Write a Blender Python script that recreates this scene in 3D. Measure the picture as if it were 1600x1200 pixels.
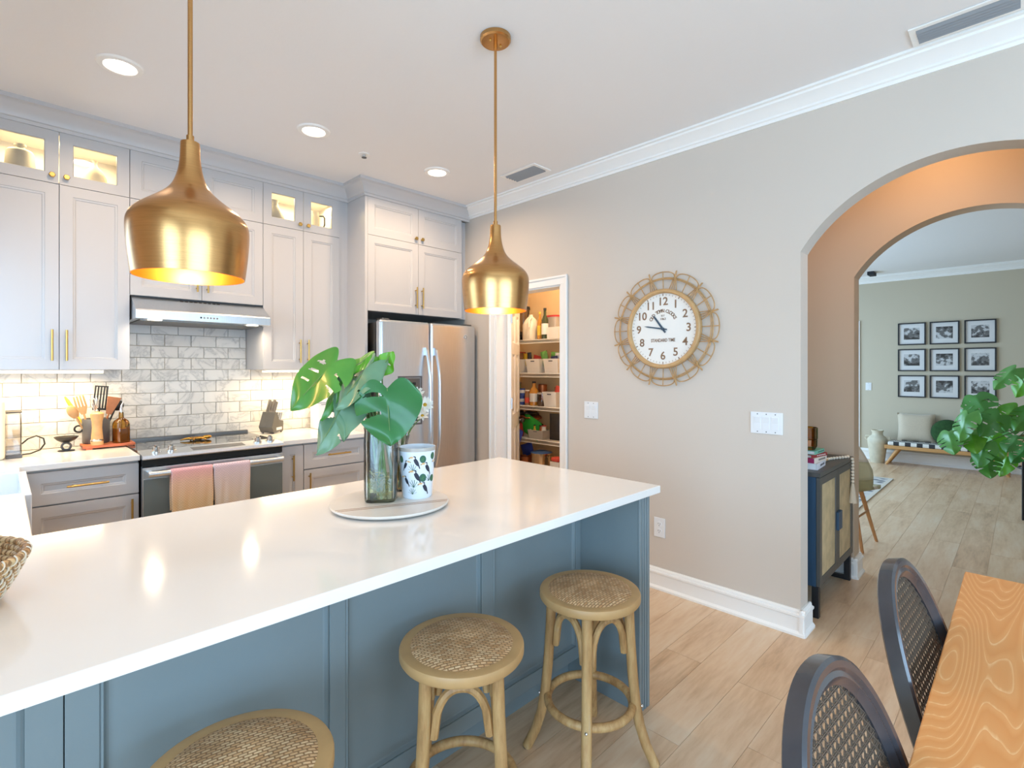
import bpy, bmesh, math, random
from mathutils import Vector, Matrix, Euler
random.seed(7)
for _o in list(bpy.data.objects):
    bpy.data.objects.remove(_o, do_unlink=True)
scene = bpy.context.scene
COL = scene.collection
PI = math.pi
rad = math.radians

# ------------------------------------------------------------------ camera
CAM_H = 1.39
cam_d = bpy.data.cameras.new('camera')
cam_d.lens = 18.0
cam_d.sensor_width = 36.0
cam_d.shift_y = -23.5 / 1600.0
cam_d.clip_start = 0.02
cam = bpy.data.objects.new('camera', cam_d)
cam.location = (0, 0, CAM_H)
cam.rotation_euler = (rad(90), 0, rad(-45))
COL.objects.link(cam)
scene.camera = cam

# ------------------------------------------------------------------ world, exposure
vs = scene.view_settings
vs.view_transform = 'Standard'
vs.look = 'None'
vs.exposure = 0.36
vs.gamma = 1.0
vs.use_curve_mapping = False
scene.cycles.use_denoising = True
scene.cycles.use_adaptive_sampling = True
scene.cycles.adaptive_threshold = 0.025
scene.cycles.max_bounces = 8
scene.cycles.diffuse_bounces = 4
scene.cycles.glossy_bounces = 4
scene.cycles.transmission_bounces = 6
scene.cycles.transparent_max_bounces = 16
scene.cycles.sample_clamp_indirect = 4.0
scene.cycles.caustics_reflective = False
scene.cycles.caustics_refractive = False
world = bpy.data.worlds.new('world')
scene.world = world
world.use_nodes = True
wn = world.node_tree
sky = wn.nodes.new('ShaderNodeTexSky')
sky.sky_type = 'NISHITA'
sky.sun_disc = False
sky.sun_elevation = rad(48)
sky.sun_rotation = rad(150)
wn.links.new(sky.outputs['Color'], wn.nodes['Background'].inputs['Color'])
wn.nodes['Background'].inputs['Strength'].default_value = 0.12

DAY = (0.46, 0.70, 0.97)
WARM = (1.0, 0.72, 0.42)


def area_light(name, loc, rot, sx, sy, power, color, spread=180):
    d = bpy.data.lights.new(name, 'AREA')
    d.shape = 'RECTANGLE'
    d.size, d.size_y = sx, sy
    d.energy = power
    d.color = color
    d.spread = rad(spread)
    o = bpy.data.objects.new(name, d)
    o.location = loc
    o.rotation_euler = rot
    COL.objects.link(o)
    return o


# daylight entering through the windows and glass doors of the place
area_light('daylight_dining_slider', (-2.54, -1.05, 1.16), (rad(74), 0, rad(-90)), 3.0, 2.1, 146, DAY)
area_light('daylight_garden_slider', (0.6, -3.53, 1.16), (rad(74), 0, 0), 3.4, 2.1, 152, DAY)
area_light('daylight_sink_window', (-0.57, 3.0, 1.62), (rad(56), 0, rad(-90)), 1.1, 0.95, 15, DAY)
YB_LIVING = 4.03
area_light('daylight_living_windows', (6.7, YB_LIVING, 1.25), (rad(-72), 0, 0), 4.2, 2.2, 175, DAY)

# ------------------------------------------------------------------ colour helpers, materials


def C(r, g, b):
    def f(c):
        c /= 255.0
        return c / 12.92 if c <= 0.04045 else ((c + 0.055) / 1.055) ** 2.4
    return (f(r), f(g), f(b), 1.0)


MATS = {}


def base_mat(name):
    m = bpy.data.materials.new(name)
    m.use_nodes = True
    b = m.node_tree.nodes['Principled BSDF']
    MATS[name] = m
    return m, m.node_tree, b


def N(nt, typ, **kw):
    n = nt.nodes.new(typ)
    for k, v in kw.items():
        if k.startswith('i_'):
            n.inputs[k[2:].replace('_', ' ')].default_value = v
        else:
            setattr(n, k, v)
    return n


def mat(name, col, rough=0.5, metal=0.0, noise=0.0, nscale=8.0, bump=0.0, bscale=60.0, stretch=(1, 1, 1),
        coat=0.0, sheen=0.0, aniso=0.0, trans=0.0, emit=None, estr=0.0, rnd=0.0, spec=None):
    """plain or gently mottled procedural material"""
    m, nt, b = base_mat(name)
    b.inputs['Base Color'].default_value = col
    b.inputs['Roughness'].default_value = rough
    b.inputs['Metallic'].default_value = metal
    if spec is not None:
        b.inputs['Specular IOR Level'].default_value = spec
    if coat:
        b.inputs['Coat Weight'].default_value = coat
        b.inputs['Coat Roughness'].default_value = 0.08
    if sheen:
        b.inputs['Sheen Weight'].default_value = sheen
    if aniso:
        b.inputs['Anisotropic'].default_value = aniso
    if trans:
        b.inputs['Transmission Weight'].default_value = trans
    if emit is not None:
        b.inputs['Emission Color'].default_value = emit
        b.inputs['Emission Strength'].default_value = estr
    co = None
    if noise or bump:
        tc = N(nt, 'ShaderNodeTexCoord')
        mp = N(nt, 'ShaderNodeMapping')
        mp.inputs['Scale'].default_value = stretch
        nt.links.new(tc.outputs['Object'], mp.inputs['Vector'])
        co = mp.outputs['Vector']
    src = None
    if noise:
        nz = N(nt, 'ShaderNodeTexNoise', i_Scale=nscale, i_Detail=5.0)
        nt.links.new(co, nz.inputs['Vector'])
        src = nz.outputs['Fac']
    if rnd:
        oi = N(nt, 'ShaderNodeObjectInfo')
        if src is None:
            src = oi.outputs['Random']
        else:
            ad = N(nt, 'ShaderNodeMath', operation='MULTIPLY_ADD')
            nt.links.new(oi.outputs['Random'], ad.inputs[0])
            ad.inputs[1].default_value = rnd
            nt.links.new(src, ad.inputs[2])
            src = ad.outputs[0]
    if src is not None:
        k = max(noise, rnd)
        rp = N(nt, 'ShaderNodeMapRange')
        rp.inputs[1].default_value = 0.3 if noise else 0.0
        rp.inputs[2].default_value = 0.7 if noise else 1.0
        if noise and rnd:
            rp.inputs[2].default_value = 0.7 + rnd
        rp.inputs[3].default_value = 1 - k
        rp.inputs[4].default_value = 1 + k
        nt.links.new(src, rp.inputs[0])
        mx = N(nt, 'ShaderNodeVectorMath', operation='SCALE')
        mx.inputs[0].default_value = col[:3]
        nt.links.new(rp.outputs[0], mx.inputs['Scale'])
        nt.links.new(mx.outputs[0], b.inputs['Base Color'])
    if bump:
        nb = N(nt, 'ShaderNodeTexNoise', i_Scale=bscale, i_Detail=3.0)
        nt.links.new(co, nb.inputs['Vector'])
        bp = N(nt, 'ShaderNodeBump', i_Strength=bump, i_Distance=0.004)
        nt.links.new(nb.outputs['Fac'], bp.inputs['Height'])
        nt.links.new(bp.outputs['Normal'], b.inputs['Normal'])
    return m


def glass(name, col, mixf=0.08, rough=0.02):
    """thin clear pane: transparent film with a grazing reflection"""
    m, nt, b = base_mat(name)
    out = nt.nodes['Material Output']
    tr = N(nt, 'ShaderNodeBsdfTransparent')
    tr.inputs['Color'].default_value = col
    gl = N(nt, 'ShaderNodeBsdfGlossy')
    gl.inputs['Roughness'].default_value = rough
    fr = N(nt, 'ShaderNodeFresnel', i_IOR=1.45)
    ad = N(nt, 'ShaderNodeMath', operation='MULTIPLY_ADD')
    ad.inputs[1].default_value = 0.9
    ad.inputs[2].default_value = mixf
    nt.links.new(fr.outputs[0], ad.inputs[0])
    mx = N(nt, 'ShaderNodeMixShader')
    nt.links.new(ad.outputs[0], mx.inputs[0])
    nt.links.new(tr.outputs[0], mx.inputs[1])
    nt.links.new(gl.outputs[0], mx.inputs[2])
    nt.links.new(mx.outputs[0], out.inputs['Surface'])
    return m


def ramp(nt, stops):
    r = N(nt, 'ShaderNodeValToRGB')
    e = r.color_ramp.elements
    while len(e) < len(stops):
        e.new(0.5)
    for el, (p, c) in zip(e, stops):
        el.position = p
        el.color = c
    return r


def emitter(name, col, strength):
    m, nt, b = base_mat(name)
    b.inputs['Base Color'].default_value = (0.8, 0.8, 0.8, 1)
    b.inputs['Emission Color'].default_value = col
    b.inputs['Emission Strength'].default_value = strength
    return m


# paints and plain stuff
mat('wall_paint', C(212, 200, 187), 0.75, bump=0.05, bscale=130)
mat('wall_paint_daylit', C(200, 188, 165), 0.75, bump=0.05, bscale=130)  # same wall paint, yellowed in its colour to offset the blue daylight
mat('hall_tan', C(208, 184, 158), 0.75, bump=0.05, bscale=130)  # tan tone of the hall and niche walls
mat('ceiling_paint', C(241, 238, 236), 0.85, bump=0.12, bscale=55)
mat('trim_white', C(248, 245, 240), 0.42)
mat('cabinet_white', C(198, 195, 194), 0.38)
mat('shade_gap', C(70, 70, 72), 0.7)
mat('island_blue', C(127, 139, 142), 0.45, noise=0.04, nscale=3)
mat('quartz', C(240, 235, 229), 0.13, noise=0.012, nscale=3, coat=0.25)
mat('brass', C(200, 153, 98), 0.25, 1.0, noise=0.08, nscale=14, stretch=(1, 1, 26), aniso=0.55)
mat('brass_pull', C(205, 168, 98), 0.3, 1.0)
mat('brass_inner', C(236, 176, 92), 0.35, 1.0)
mat('steel', C(214, 218, 222), 0.3, 1.0, noise=0.05, nscale=6, stretch=(40, 40, 1), aniso=0.4)
mat('steel_dark', C(120, 118, 116), 0.4, 1.0)
mat('chrome', C(215, 215, 215), 0.12, 1.0)
mat('black_glass', C(38, 40, 42), 0.06, coat=0.4)
mat('oven_glass_reflect', C(112, 120, 118), 0.07, coat=0.5)  # base colour lightened in place of the reflected cabinets
mat('black_plastic', C(28, 28, 30), 0.45)
mat('grey_plastic', C(92, 92, 94), 0.45)
mat('white_plastic', C(236, 236, 236), 0.35)
mat('ceramic_white', C(232, 226, 214), 0.3)
mat('ceramic_grey', C(148, 146, 140), 0.55, noise=0.06, nscale=20)
mat('sink_white', C(240, 240, 242), 0.12, coat=0.4)
mat('grout', C(196, 190, 180), 0.9)
mat('plant_green', C(72, 138, 58), 0.42)
mat('oak_ring', C(196, 154, 102), 0.48, noise=0.12, nscale=9)
mat('stem_green', C(96, 128, 70), 0.5, noise=0.15, nscale=25)
mat('root_tan', C(168, 158, 96), 0.6)
mat('trunk_grey', C(150, 160, 150), 0.7, noise=0.2, nscale=30)
mat('clock_face', C(240, 237, 230), 0.5)
mat('clock_print', C(138, 108, 82), 0.6)
mat('clock_hand', C(58, 76, 92), 0.35, 0.4)
mat('rattan', C(190, 150, 100), 0.55, noise=0.18, nscale=40)
mat('rim_wood', C(196, 156, 106), 0.45, noise=0.1, nscale=18)
mat('print_black', C(34, 34, 38), 0.6)
mat('print_grey', C(120, 120, 120), 0.6)
mat('paper_white', C(232, 230, 228), 0.7)
mat('charcoal_wood', C(78, 77, 74), 0.42, noise=0.1, nscale=24, stretch=(1, 1, 0.2))
mat('sideboard_blue', C(44, 72, 96), 0.4, noise=0.12, nscale=16, stretch=(4, 4, 0.4))
mat('chair_black', C(58, 58, 62), 0.26, noise=0.12, nscale=20, coat=0.35)
mat('cane_black', C(92, 80, 68), 0.5)
mat('linen', C(206, 190, 166), 0.9, noise=0.05, nscale=90, bump=0.3, bscale=220, sheen=0.3)
mat('green_velvet', C(40, 74, 34), 0.95, noise=0.2, nscale=30, bump=0.8, bscale=60)
mat('bench_oak', C(202, 150, 92), 0.5, noise=0.1, nscale=14, stretch=(6, 0.7, 6))
mat('terracotta', C(186, 128, 92), 0.7, noise=0.08)
mat('soil', C(60, 48, 38), 0.95)
mat('vase_cream', C(206, 196, 172), 0.6, noise=0.1, nscale=12)
mat('bead_wood', C(236, 222, 200), 0.55)
mat('book_white', C(228, 222, 224), 0.6)
mat('book_red', C(150, 50, 48), 0.6)
mat('book_magenta', C(160, 40, 90), 0.6)
mat('book_green', C(120, 186, 160), 0.6)
mat('book_cream', C(226, 212, 198), 0.6)
mat('wood_light', C(214, 166, 112), 0.5, noise=0.12, nscale=22)
mat('wood_mid', C(176, 112, 72), 0.5, noise=0.15, nscale=22)
mat('wood_orange', C(196, 104, 66), 0.5, noise=0.15, nscale=22)
mat('petal_white', C(240, 236, 226), 0.6)
mat('petal_pink', C(214, 50, 140), 0.6)
mat('petal_red', C(214, 80, 62), 0.6)
mat('flower_centre', C(190, 150, 40), 0.7)
mat('cup_white', C(226, 236, 246), 0.25, coat=0.3)
mat('toucan_black', C(38, 44, 58), 0.5)
mat('toucan_beak', C(222, 178, 120), 0.5)
mat('leaf_print', C(48, 96, 76), 0.5)
mat('wire_white', C(228, 224, 214), 0.4)
mat('pantry_paint_lamplit', C(222, 192, 146), 0.8)  # tan deepened so the colour carries the lamp's warm light
mat('vent_grey', C(150, 156, 162), 0.5)
mat('vent_dark', C(40, 42, 46), 0.8)
mat('red_lid', C(190, 50, 56), 0.5)
mat('clear_plastic', C(216, 208, 196), 0.25, trans=0.35)
mat('milk_white', C(236, 228, 210), 0.4)
mat('amber_liquid', C(196, 132, 46), 0.25, coat=0.3)
mat('bottle_green', C(44, 58, 30), 0.1, coat=0.5)
mat('bin_white', C(232, 226, 216), 0.4)
mat('blue_label', C(60, 84, 160), 0.5)
mat('snack_red', C(186, 58, 52), 0.45)
mat('snack_yellow', C(226, 190, 60), 0.45)
mat('snack_green', C(96, 150, 70), 0.45)
mat('snack_brown', C(150, 104, 66), 0.6)
mat('snack_navy', C(40, 48, 96), 0.45)
mat('bag_green', C(40, 160, 50), 0.6)
mat('bag_blue', C(60, 78, 170), 0.6)
mat('bag_dark', C(44, 40, 38), 0.35, noise=0.3, nscale=30)
mat('pot_steel', C(196, 176, 150), 0.18, 1.0)
mat('lid_blue', C(70, 104, 160), 0.3)
mat('cream_appliance', C(240, 232, 208), 0.35)
mat('gold_metal', C(176, 132, 62), 0.35, 1.0, noise=0.2, nscale=30)
mat('copper', C(176, 106, 66), 0.4, 0.8)
mat('olive_cloth', C(150, 142, 104), 0.9, bump=0.3, bscale=200)
mat('pale_cloth', C(212, 202, 186), 0.9, bump=0.3, bscale=200)
mat('sage_cloth', C(178, 172, 140), 0.9, bump=0.3, bscale=200)
mat('leg_oak', C(196, 142, 92), 0.5, noise=0.12, nscale=20, stretch=(4, 4, 0.5))
mat('tray_marble', C(228, 220, 210), 0.3, noise=0.06, nscale=7)
mat('thread_cream', C(216, 200, 176), 0.9)
emitter('lamp_lens', (1.0, 0.86, 0.66, 1), 7.0)
emitter('led_warm', (1.0, 0.80, 0.48, 1), 6.0)
emitter('bulb_warm', (1.0, 0.62, 0.22, 1), 8.0)
emitter('hood_lens', (1.0, 0.88, 0.66, 1), 6.0)
glass('pane_clear', (1, 1, 1, 1), 0.01)
glass('vase_glass', (0.97, 0.985, 0.97, 1), 0.02)
glass('water_green', (0.80, 0.86, 0.62, 1), 0.02)
glass('amber_glass', (0.80, 0.60, 0.22, 1), 0.06)
glass('oil_glass', (0.78, 0.58, 0.14, 1), 0.06)
glass('smoke_glass', (0.80, 0.78, 0.76, 1), 0.03)
glass('window_glass', (0.96, 0.98, 0.98, 1), 0.0)


def m_floor():
    m, nt, b = base_mat('vinyl_oak')
    g = N(nt, 'ShaderNodeNewGeometry')
    oi = N(nt, 'ShaderNodeObjectInfo')
    cb = N(nt, 'ShaderNodeVectorMath', operation='SCALE')
    cb.inputs[0].default_value = (37, 19, 5)
    nt.links.new(oi.outputs['Random'], cb.inputs['Scale'])
    ad = N(nt, 'ShaderNodeVectorMath', operation='ADD')
    nt.links.new(g.outputs['Position'], ad.inputs[0])
    nt.links.new(cb.outputs[0], ad.inputs[1])
    mp = N(nt, 'ShaderNodeMapping')
    mp.inputs['Scale'].default_value = (1.1, 7.5, 1)
    nt.links.new(ad.outputs[0], mp.inputs['Vector'])
    n1 = N(nt, 'ShaderNodeTexNoise', i_Scale=1.6, i_Detail=6.0, i_Roughness=0.6)
    nt.links.new(mp.outputs[0], n1.inputs['Vector'])
    n2 = N(nt, 'ShaderNodeTexNoise', i_Scale=9.0, i_Detail=4.0)
    nt.links.new(mp.outputs[0], n2.inputs['Vector'])
    mx = N(nt, 'ShaderNodeMath', operation='MULTIPLY_ADD')
    nt.links.new(n2.outputs['Fac'], mx.inputs[0])
    mx.inputs[1].default_value = 0.35
    nt.links.new(n1.outputs['Fac'], mx.inputs[2])
    r1 = N(nt, 'ShaderNodeMath', operation='MULTIPLY_ADD')
    nt.links.new(oi.outputs['Random'], r1.inputs[0])
    r1.inputs[1].default_value = 0.16
    nt.links.new(mx.outputs[0], r1.inputs[2])
    cr = ramp(nt, [(0.42, C(176, 140, 106)), (0.62, C(212, 176, 139)), (0.80, C(226, 194, 159)), (1.0, C(232, 207, 177))])
    nt.links.new(r1.outputs[0], cr.inputs[0])
    nt.links.new(cr.outputs[0], b.inputs['Base Color'])
    b.inputs['Roughness'].default_value = 0.30
    bp = N(nt, 'ShaderNodeBump', i_Strength=0.06, i_Distance=0.003)
    nt.links.new(n2.outputs['Fac'], bp.inputs['Height'])
    nt.links.new(bp.outputs[0], b.inputs['Normal'])


def m_tile():
    m, nt, b = base_mat('marble_tile')
    g = N(nt, 'ShaderNodeNewGeometry')
    oi = N(nt, 'ShaderNodeObjectInfo')
    cb = N(nt, 'ShaderNodeVectorMath', operation='SCALE')
    cb.inputs[0].default_value = (11, 7, 13)
    nt.links.new(oi.outputs['Random'], cb.inputs['Scale'])
    ad = N(nt, 'ShaderNodeVectorMath', operation='ADD')
    nt.links.new(g.outputs['Position'], ad.inputs[0])
    nt.links.new(cb.outputs[0], ad.inputs[1])
    n1 = N(nt, 'ShaderNodeTexNoise', i_Scale=5.0, i_Detail=6.0, i_Roughness=0.55, i_Distortion=1.2)
    nt.links.new(ad.outputs[0], n1.inputs['Vector'])
    s1 = N(nt, 'ShaderNodeMath', operation='SUBTRACT')
    nt.links.new(n1.outputs['Fac'], s1.inputs[0])
    s1.inputs[1].default_value = 0.5
    ab = N(nt, 'ShaderNodeMath', operation='ABSOLUTE')
    nt.links.new(s1.outputs[0], ab.inputs[0])
    cr = ramp(nt, [(0.0, C(198, 196, 194)), (0.012, C(216, 214, 211)), (0.05, C(233, 230, 226)), (0.3, C(240, 237, 232))])
    nt.links.new(ab.outputs[0], cr.inputs[0])
    rp = N(nt, 'ShaderNodeMapRange')
    rp.inputs[3].default_value = 0.86
    rp.inputs[4].default_value = 1.0
    nt.links.new(oi.outputs['Random'], rp.inputs[0])
    sc = N(nt, 'ShaderNodeVectorMath', operation='SCALE')
    nt.links.new(cr.outputs[0], sc.inputs[0])
    nt.links.new(rp.outputs[0], sc.inputs['Scale'])
    nt.links.new(sc.outputs[0], b.inputs['Base Color'])
    b.inputs['Roughness'].default_value = 0.28


def m_cerused():
    """lime-washed oak: pale lines along the growth rings of each board"""
    m, nt, b = base_mat('limed_oak')
    tc = N(nt, 'ShaderNodeTexCoord')
    oi = N(nt, 'ShaderNodeObjectInfo')
    cb = N(nt, 'ShaderNodeVectorMath', operation='SCALE')
    cb.inputs[0].default_value = (23, 31, 3)
    nt.links.new(oi.outputs['Random'], cb.inputs['Scale'])
    ad = N(nt, 'ShaderNodeVectorMath', operation='ADD')
    nt.links.new(tc.outputs['Object'], ad.inputs[0])
    nt.links.new(cb.outputs[0], ad.inputs[1])
    mp = N(nt, 'ShaderNodeMapping')
    mp.inputs['Scale'].default_value = (0.55, 4.0, 1)
    nt.links.new(ad.outputs[0], mp.inputs['Vector'])
    n1 = N(nt, 'ShaderNodeTexNoise', i_Scale=1.3, i_Detail=2.0, i_Roughness=0.35)
    nt.links.new(mp.outputs[0], n1.inputs['Vector'])
    ml = N(nt, 'ShaderNodeMath', operation='MULTIPLY')
    nt.links.new(n1.outputs['Fac'], ml.inputs[0])
    ml.inputs[1].default_value = 56.0
    fr = N(nt, 'ShaderNodeMath', operation='FRACT')
    nt.links.new(ml.outputs[0], fr.inputs[0])
    mp2 = N(nt, 'ShaderNodeMapping')
    mp2.inputs['Scale'].default_value = (6, 160, 1)
    nt.links.new(tc.outputs['Object'], mp2.inputs['Vector'])
    n2 = N(nt, 'ShaderNodeTexNoise', i_Scale=1.0, i_Detail=3.0)
    nt.links.new(mp2.outputs[0], n2.inputs['Vector'])
    ad2 = N(nt, 'ShaderNodeMath', operation='MULTIPLY_ADD')
    nt.links.new(n2.outputs['Fac'], ad2.inputs[0])
    ad2.inputs[1].default_value = 0.22
    nt.links.new(fr.outputs[0], ad2.inputs[2])
    cr = ramp(nt, [(0.0, C(246, 206, 156)), (0.10, C(240, 194, 138)), (0.22, C(224, 156, 92)), (0.75, C(220, 148, 82)), (1.0, C(226, 158, 94))])
    nt.links.new(ad2.outputs[0], cr.inputs[0])
    nt.links.new(cr.outputs[0], b.inputs['Base Color'])
    b.inputs['Roughness'].default_value = 0.5


def m_oak_stool():
    m, nt, b = base_mat('weathered_oak')
    tc = N(nt, 'ShaderNodeTexCoord')
    mp = N(nt, 'ShaderNodeMapping')
    mp.inputs['Scale'].default_value = (10, 10, 1.6)
    nt.links.new(tc.outputs['Object'], mp.inputs['Vector'])
    n1 = N(nt, 'ShaderNodeTexNoise', i_Scale=3.0, i_Detail=6.0, i_Roughness=0.65)
    nt.links.new(mp.outputs[0], n1.inputs['Vector'])
    cr = ramp(nt, [(0.3, C(148, 108, 64)), (0.48, C(188, 146, 94)), (0.62, C(204, 166, 112)), (0.75, C(196, 176, 146))])
    nt.links.new(n1.outputs['Fac'], cr.inputs[0])
    nt.links.new(cr.outputs[0], b.inputs['Base Color'])
    b.inputs['Roughness'].default_value = 0.5
    bp = N(nt, 'ShaderNodeBump', i_Strength=0.12, i_Distance=0.002)
    nt.links.new(n1.outputs['Fac'], bp.inputs['Height'])
    nt.links.new(bp.outputs[0], b.inputs['Normal'])


def m_weave(name, ca, cb_, scale, rough=0.6, bump=0.6, rot=0.6):
    """basket weave: over-and-under strands from two crossed waves"""
    m, nt, b = base_mat(name)
    tc = N(nt, 'ShaderNodeTexCoord')
    mp = N(nt, 'ShaderNodeMapping')
    mp.inputs['Rotation'].default_value = (0, 0, rot)
    mp.inputs['Scale'].default_value = (scale, scale, scale)
    nt.links.new(tc.outputs['Object'], mp.inputs['Vector'])
    ck = N(nt, 'ShaderNodeTexBrick', i_Scale=1.0, i_Mortar_Size=0.07, i_Brick_Width=0.62, i_Row_Height=0.30)
    ck.inputs['Color1'].default_value = ca
    ck.inputs['Color2'].default_value = cb_
    ck.inputs['Mortar'].default_value = tuple(0.62 * x for x in cb_[:3]) + (1,)
    ck.inputs['Mortar Smooth'].default_value = 0.6
    nt.links.new(mp.outputs[0], ck.inputs['Vector'])
    nz = N(nt, 'ShaderNodeTexNoise', i_Scale=14.0, i_Detail=2.0)
    nt.links.new(tc.outputs['Object'], nz.inputs['Vector'])
    rp = N(nt, 'ShaderNodeMapRange')
    rp.inputs[1].default_value = 0.3
    rp.inputs[2].default_value = 0.7
    rp.inputs[3].default_value = 0.82
    rp.inputs[4].default_value = 1.12
    nt.links.new(nz.outputs['Fac'], rp.inputs[0])
    sc = N(nt, 'ShaderNodeVectorMath', operation='SCALE')
    nt.links.new(ck.outputs['Color'], sc.inputs[0])
    nt.links.new(rp.outputs[0], sc.inputs['Scale'])
    nt.links.new(sc.outputs[0], b.inputs['Base Color'])
    b.inputs['Roughness'].default_value = rough
    inv = N(nt, 'ShaderNodeMath', operation='SUBTRACT')
    inv.inputs[0].default_value = 1.0
    nt.links.new(ck.outputs['Fac'], inv.inputs[1])
    bp = N(nt, 'ShaderNodeBump', i_Strength=bump, i_Distance=0.003)
    nt.links.new(inv.outputs[0], bp.inputs['Height'])
    nt.links.new(bp.outputs[0], b.inputs['Normal'])


def m_towel(name, top, mid, low, z0, z1):
    """waffle cotton dyed from one colour into another down its length"""
    m, nt, b = base_mat(name)
    tc = N(nt, 'ShaderNodeTexCoord')
    sp = N(nt, 'ShaderNodeSeparateXYZ')
    nt.links.new(tc.outputs['Object'], sp.inputs[0])
    mr = N(nt, 'ShaderNodeMapRange')
    mr.inputs[1].default_value = z0
    mr.inputs[2].default_value = z1
    nt.links.new(sp.outputs['Z'], mr.inputs[0])
    cr = ramp(nt, [(0.0, low), (0.55, mid), (1.0, top)])
    nt.links.new(mr.outputs[0], cr.inputs[0])
    wv = N(nt, 'ShaderNodeTexChecker', i_Scale=140.0)
    nt.links.new(tc.outputs['Object'], wv.inputs['Vector'])
    mx = N(nt, 'ShaderNodeMix', data_type='RGBA', blend_type='MULTIPLY')
    mx.inputs[0].default_value = 0.22
    nt.links.new(cr.outputs[0], mx.inputs[6])
    nt.links.new(wv.outputs['Color'], mx.inputs[7])
    nt.links.new(mx.outputs[2], b.inputs['Base Color'])
    b.inputs['Roughness'].default_value = 0.95
    b.inputs['Sheen Weight'].default_value = 0.3


def m_leaf(name, c1, c2, veins):
    m, nt, b = base_mat(name)
    tc = N(nt, 'ShaderNodeTexCoord')
    nz = N(nt, 'ShaderNodeTexNoise', i_Scale=9.0, i_Detail=3.0)
    nt.links.new(tc.outputs['Object'], nz.inputs['Vector'])
    cr = ramp(nt, [(0.3, c1), (0.7, c2)])
    nt.links.new(nz.outputs['Fac'], cr.inputs[0])
    nt.links.new(cr.outputs[0], b.inputs['Base Color'])
    b.inputs['Roughness'].default_value = 0.36
    b.inputs['Subsurface Weight'].default_value = 0.0
    b.inputs['Coat Weight'].default_value = 0.15


def m_photo(name, seed, kind):
    """flat black-and-white print behind glass: sky tone over a darker ground with soft shapes"""
    m, nt, b = base_mat(name)
    tc = N(nt, 'ShaderNodeTexCoord')
    ad = N(nt, 'ShaderNodeVectorMath', operation='ADD')
    ad.inputs[1].default_value = (seed * 3.1, seed * 1.7, 0)
    nt.links.new(tc.outputs['Object'], ad.inputs[0])
    n1 = N(nt, 'ShaderNodeTexNoise', i_Scale=14.0 + kind * 5, i_Detail=4.0)
    nt.links.new(ad.outputs[0], n1.inputs['Vector'])
    sp = N(nt, 'ShaderNodeSeparateXYZ')
    nt.links.new(tc.outputs['Object'], sp.inputs[0])
    mu = N(nt, 'ShaderNodeMath', operation='MULTIPLY_ADD')
    nt.links.new(sp.outputs['Y'], mu.inputs[0])
    mu.inputs[1].default_value = 1.6 if kind != 1 else -1.6
    nt.links.new(n1.outputs['Fac'], mu.inputs[2])
    cr = ramp(nt, [(0.38, C(40, 40, 42)), (0.47, C(112, 112, 112)), (0.53, C(90, 90, 90)), (0.62, C(206, 206, 206))])
    nt.links.new(mu.outputs[0], cr.inputs[0])
    nt.links.new(cr.outputs[0], b.inputs['Base Color'])
    b.inputs['Roughness'].default_value = 0.35


def m_blocks(name, c1, c2, scale):
    m, nt, b = base_mat(name)
    tc = N(nt, 'ShaderNodeTexCoord')
    ck = N(nt, 'ShaderNodeTexChecker', i_Scale=scale)
    ck.inputs['Color1'].default_value = c1
    ck.inputs['Color2'].default_value = c2
    nt.links.new(tc.outputs['Object'], ck.inputs['Vector'])
    nz = N(nt, 'ShaderNodeTexNoise', i_Scale=160.0, i_Detail=2.0)
    nt.links.new(tc.outputs['Object'], nz.inputs['Vector'])
    mx = N(nt, 'ShaderNodeMix', data_type='RGBA', blend_type='OVERLAY')
    mx.inputs[0].default_value = 0.6
    nt.links.new(ck.outputs[0], mx.inputs[6])
    nt.links.new(nz.outputs['Color'], mx.inputs[7])
    nt.links.new(mx.outputs[2], b.inputs['Base Color'])
    b.inputs['Roughness'].default_value = 0.95


def m_rug():
    m, nt, b = base_mat('rug_print')
    tc = N(nt, 'ShaderNodeTexCoord')
    v = N(nt, 'ShaderNodeTexVoronoi', i_Scale=9.0)
    nt.links.new(tc.outputs['Object'], v.inputs['Vector'])
    cr = ramp(nt, [(0.2, C(96, 98, 104)), (0.4, C(186, 180, 172)), (0.6, C(206, 200, 194))])
    nt.links.new(v.outputs['Distance'], cr.inputs[0])
    nt.links.new(cr.outputs[0], b.inputs['Base Color'])
    b.inputs['Roughness'].default_value = 1.0


m_floor()
m_tile()
m_cerused()
m_oak_stool()
m_rug()
m_weave('cane_seat', C(246, 208, 160), C(216, 162, 108), 36.0, bump=0.9)
m_weave('cane_beige', C(222, 200, 158), C(206, 180, 134), 90.0, rot=0.0, bump=0.3)
m_weave('basket_weave', C(226, 198, 150), C(196, 150, 98), 26.0, rot=0.2, bump=0.8)
m_towel('towel_pink', C(244, 176, 184), C(238, 196, 166), C(226, 192, 148), 0.64, 0.84)
m_towel('towel_mauve', C(232, 204, 214), C(228, 204, 198), C(224, 206, 188), 0.64, 0.84)
m_leaf('leaf_dark', C(30, 96, 44), C(40, 112, 52), True)
m_leaf('leaf_mid', C(66, 130, 46), C(90, 152, 58), True)
m_leaf('leaf_pale', C(92, 132, 100), C(112, 150, 116), True)
m_leaf('leaf_bright', C(82, 150, 34), C(110, 176, 48), True)
m_blocks('throw_blocks', C(230, 226, 218), C(60, 60, 62), 15.0)

# ------------------------------------------------------------------ mesh builder


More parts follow.
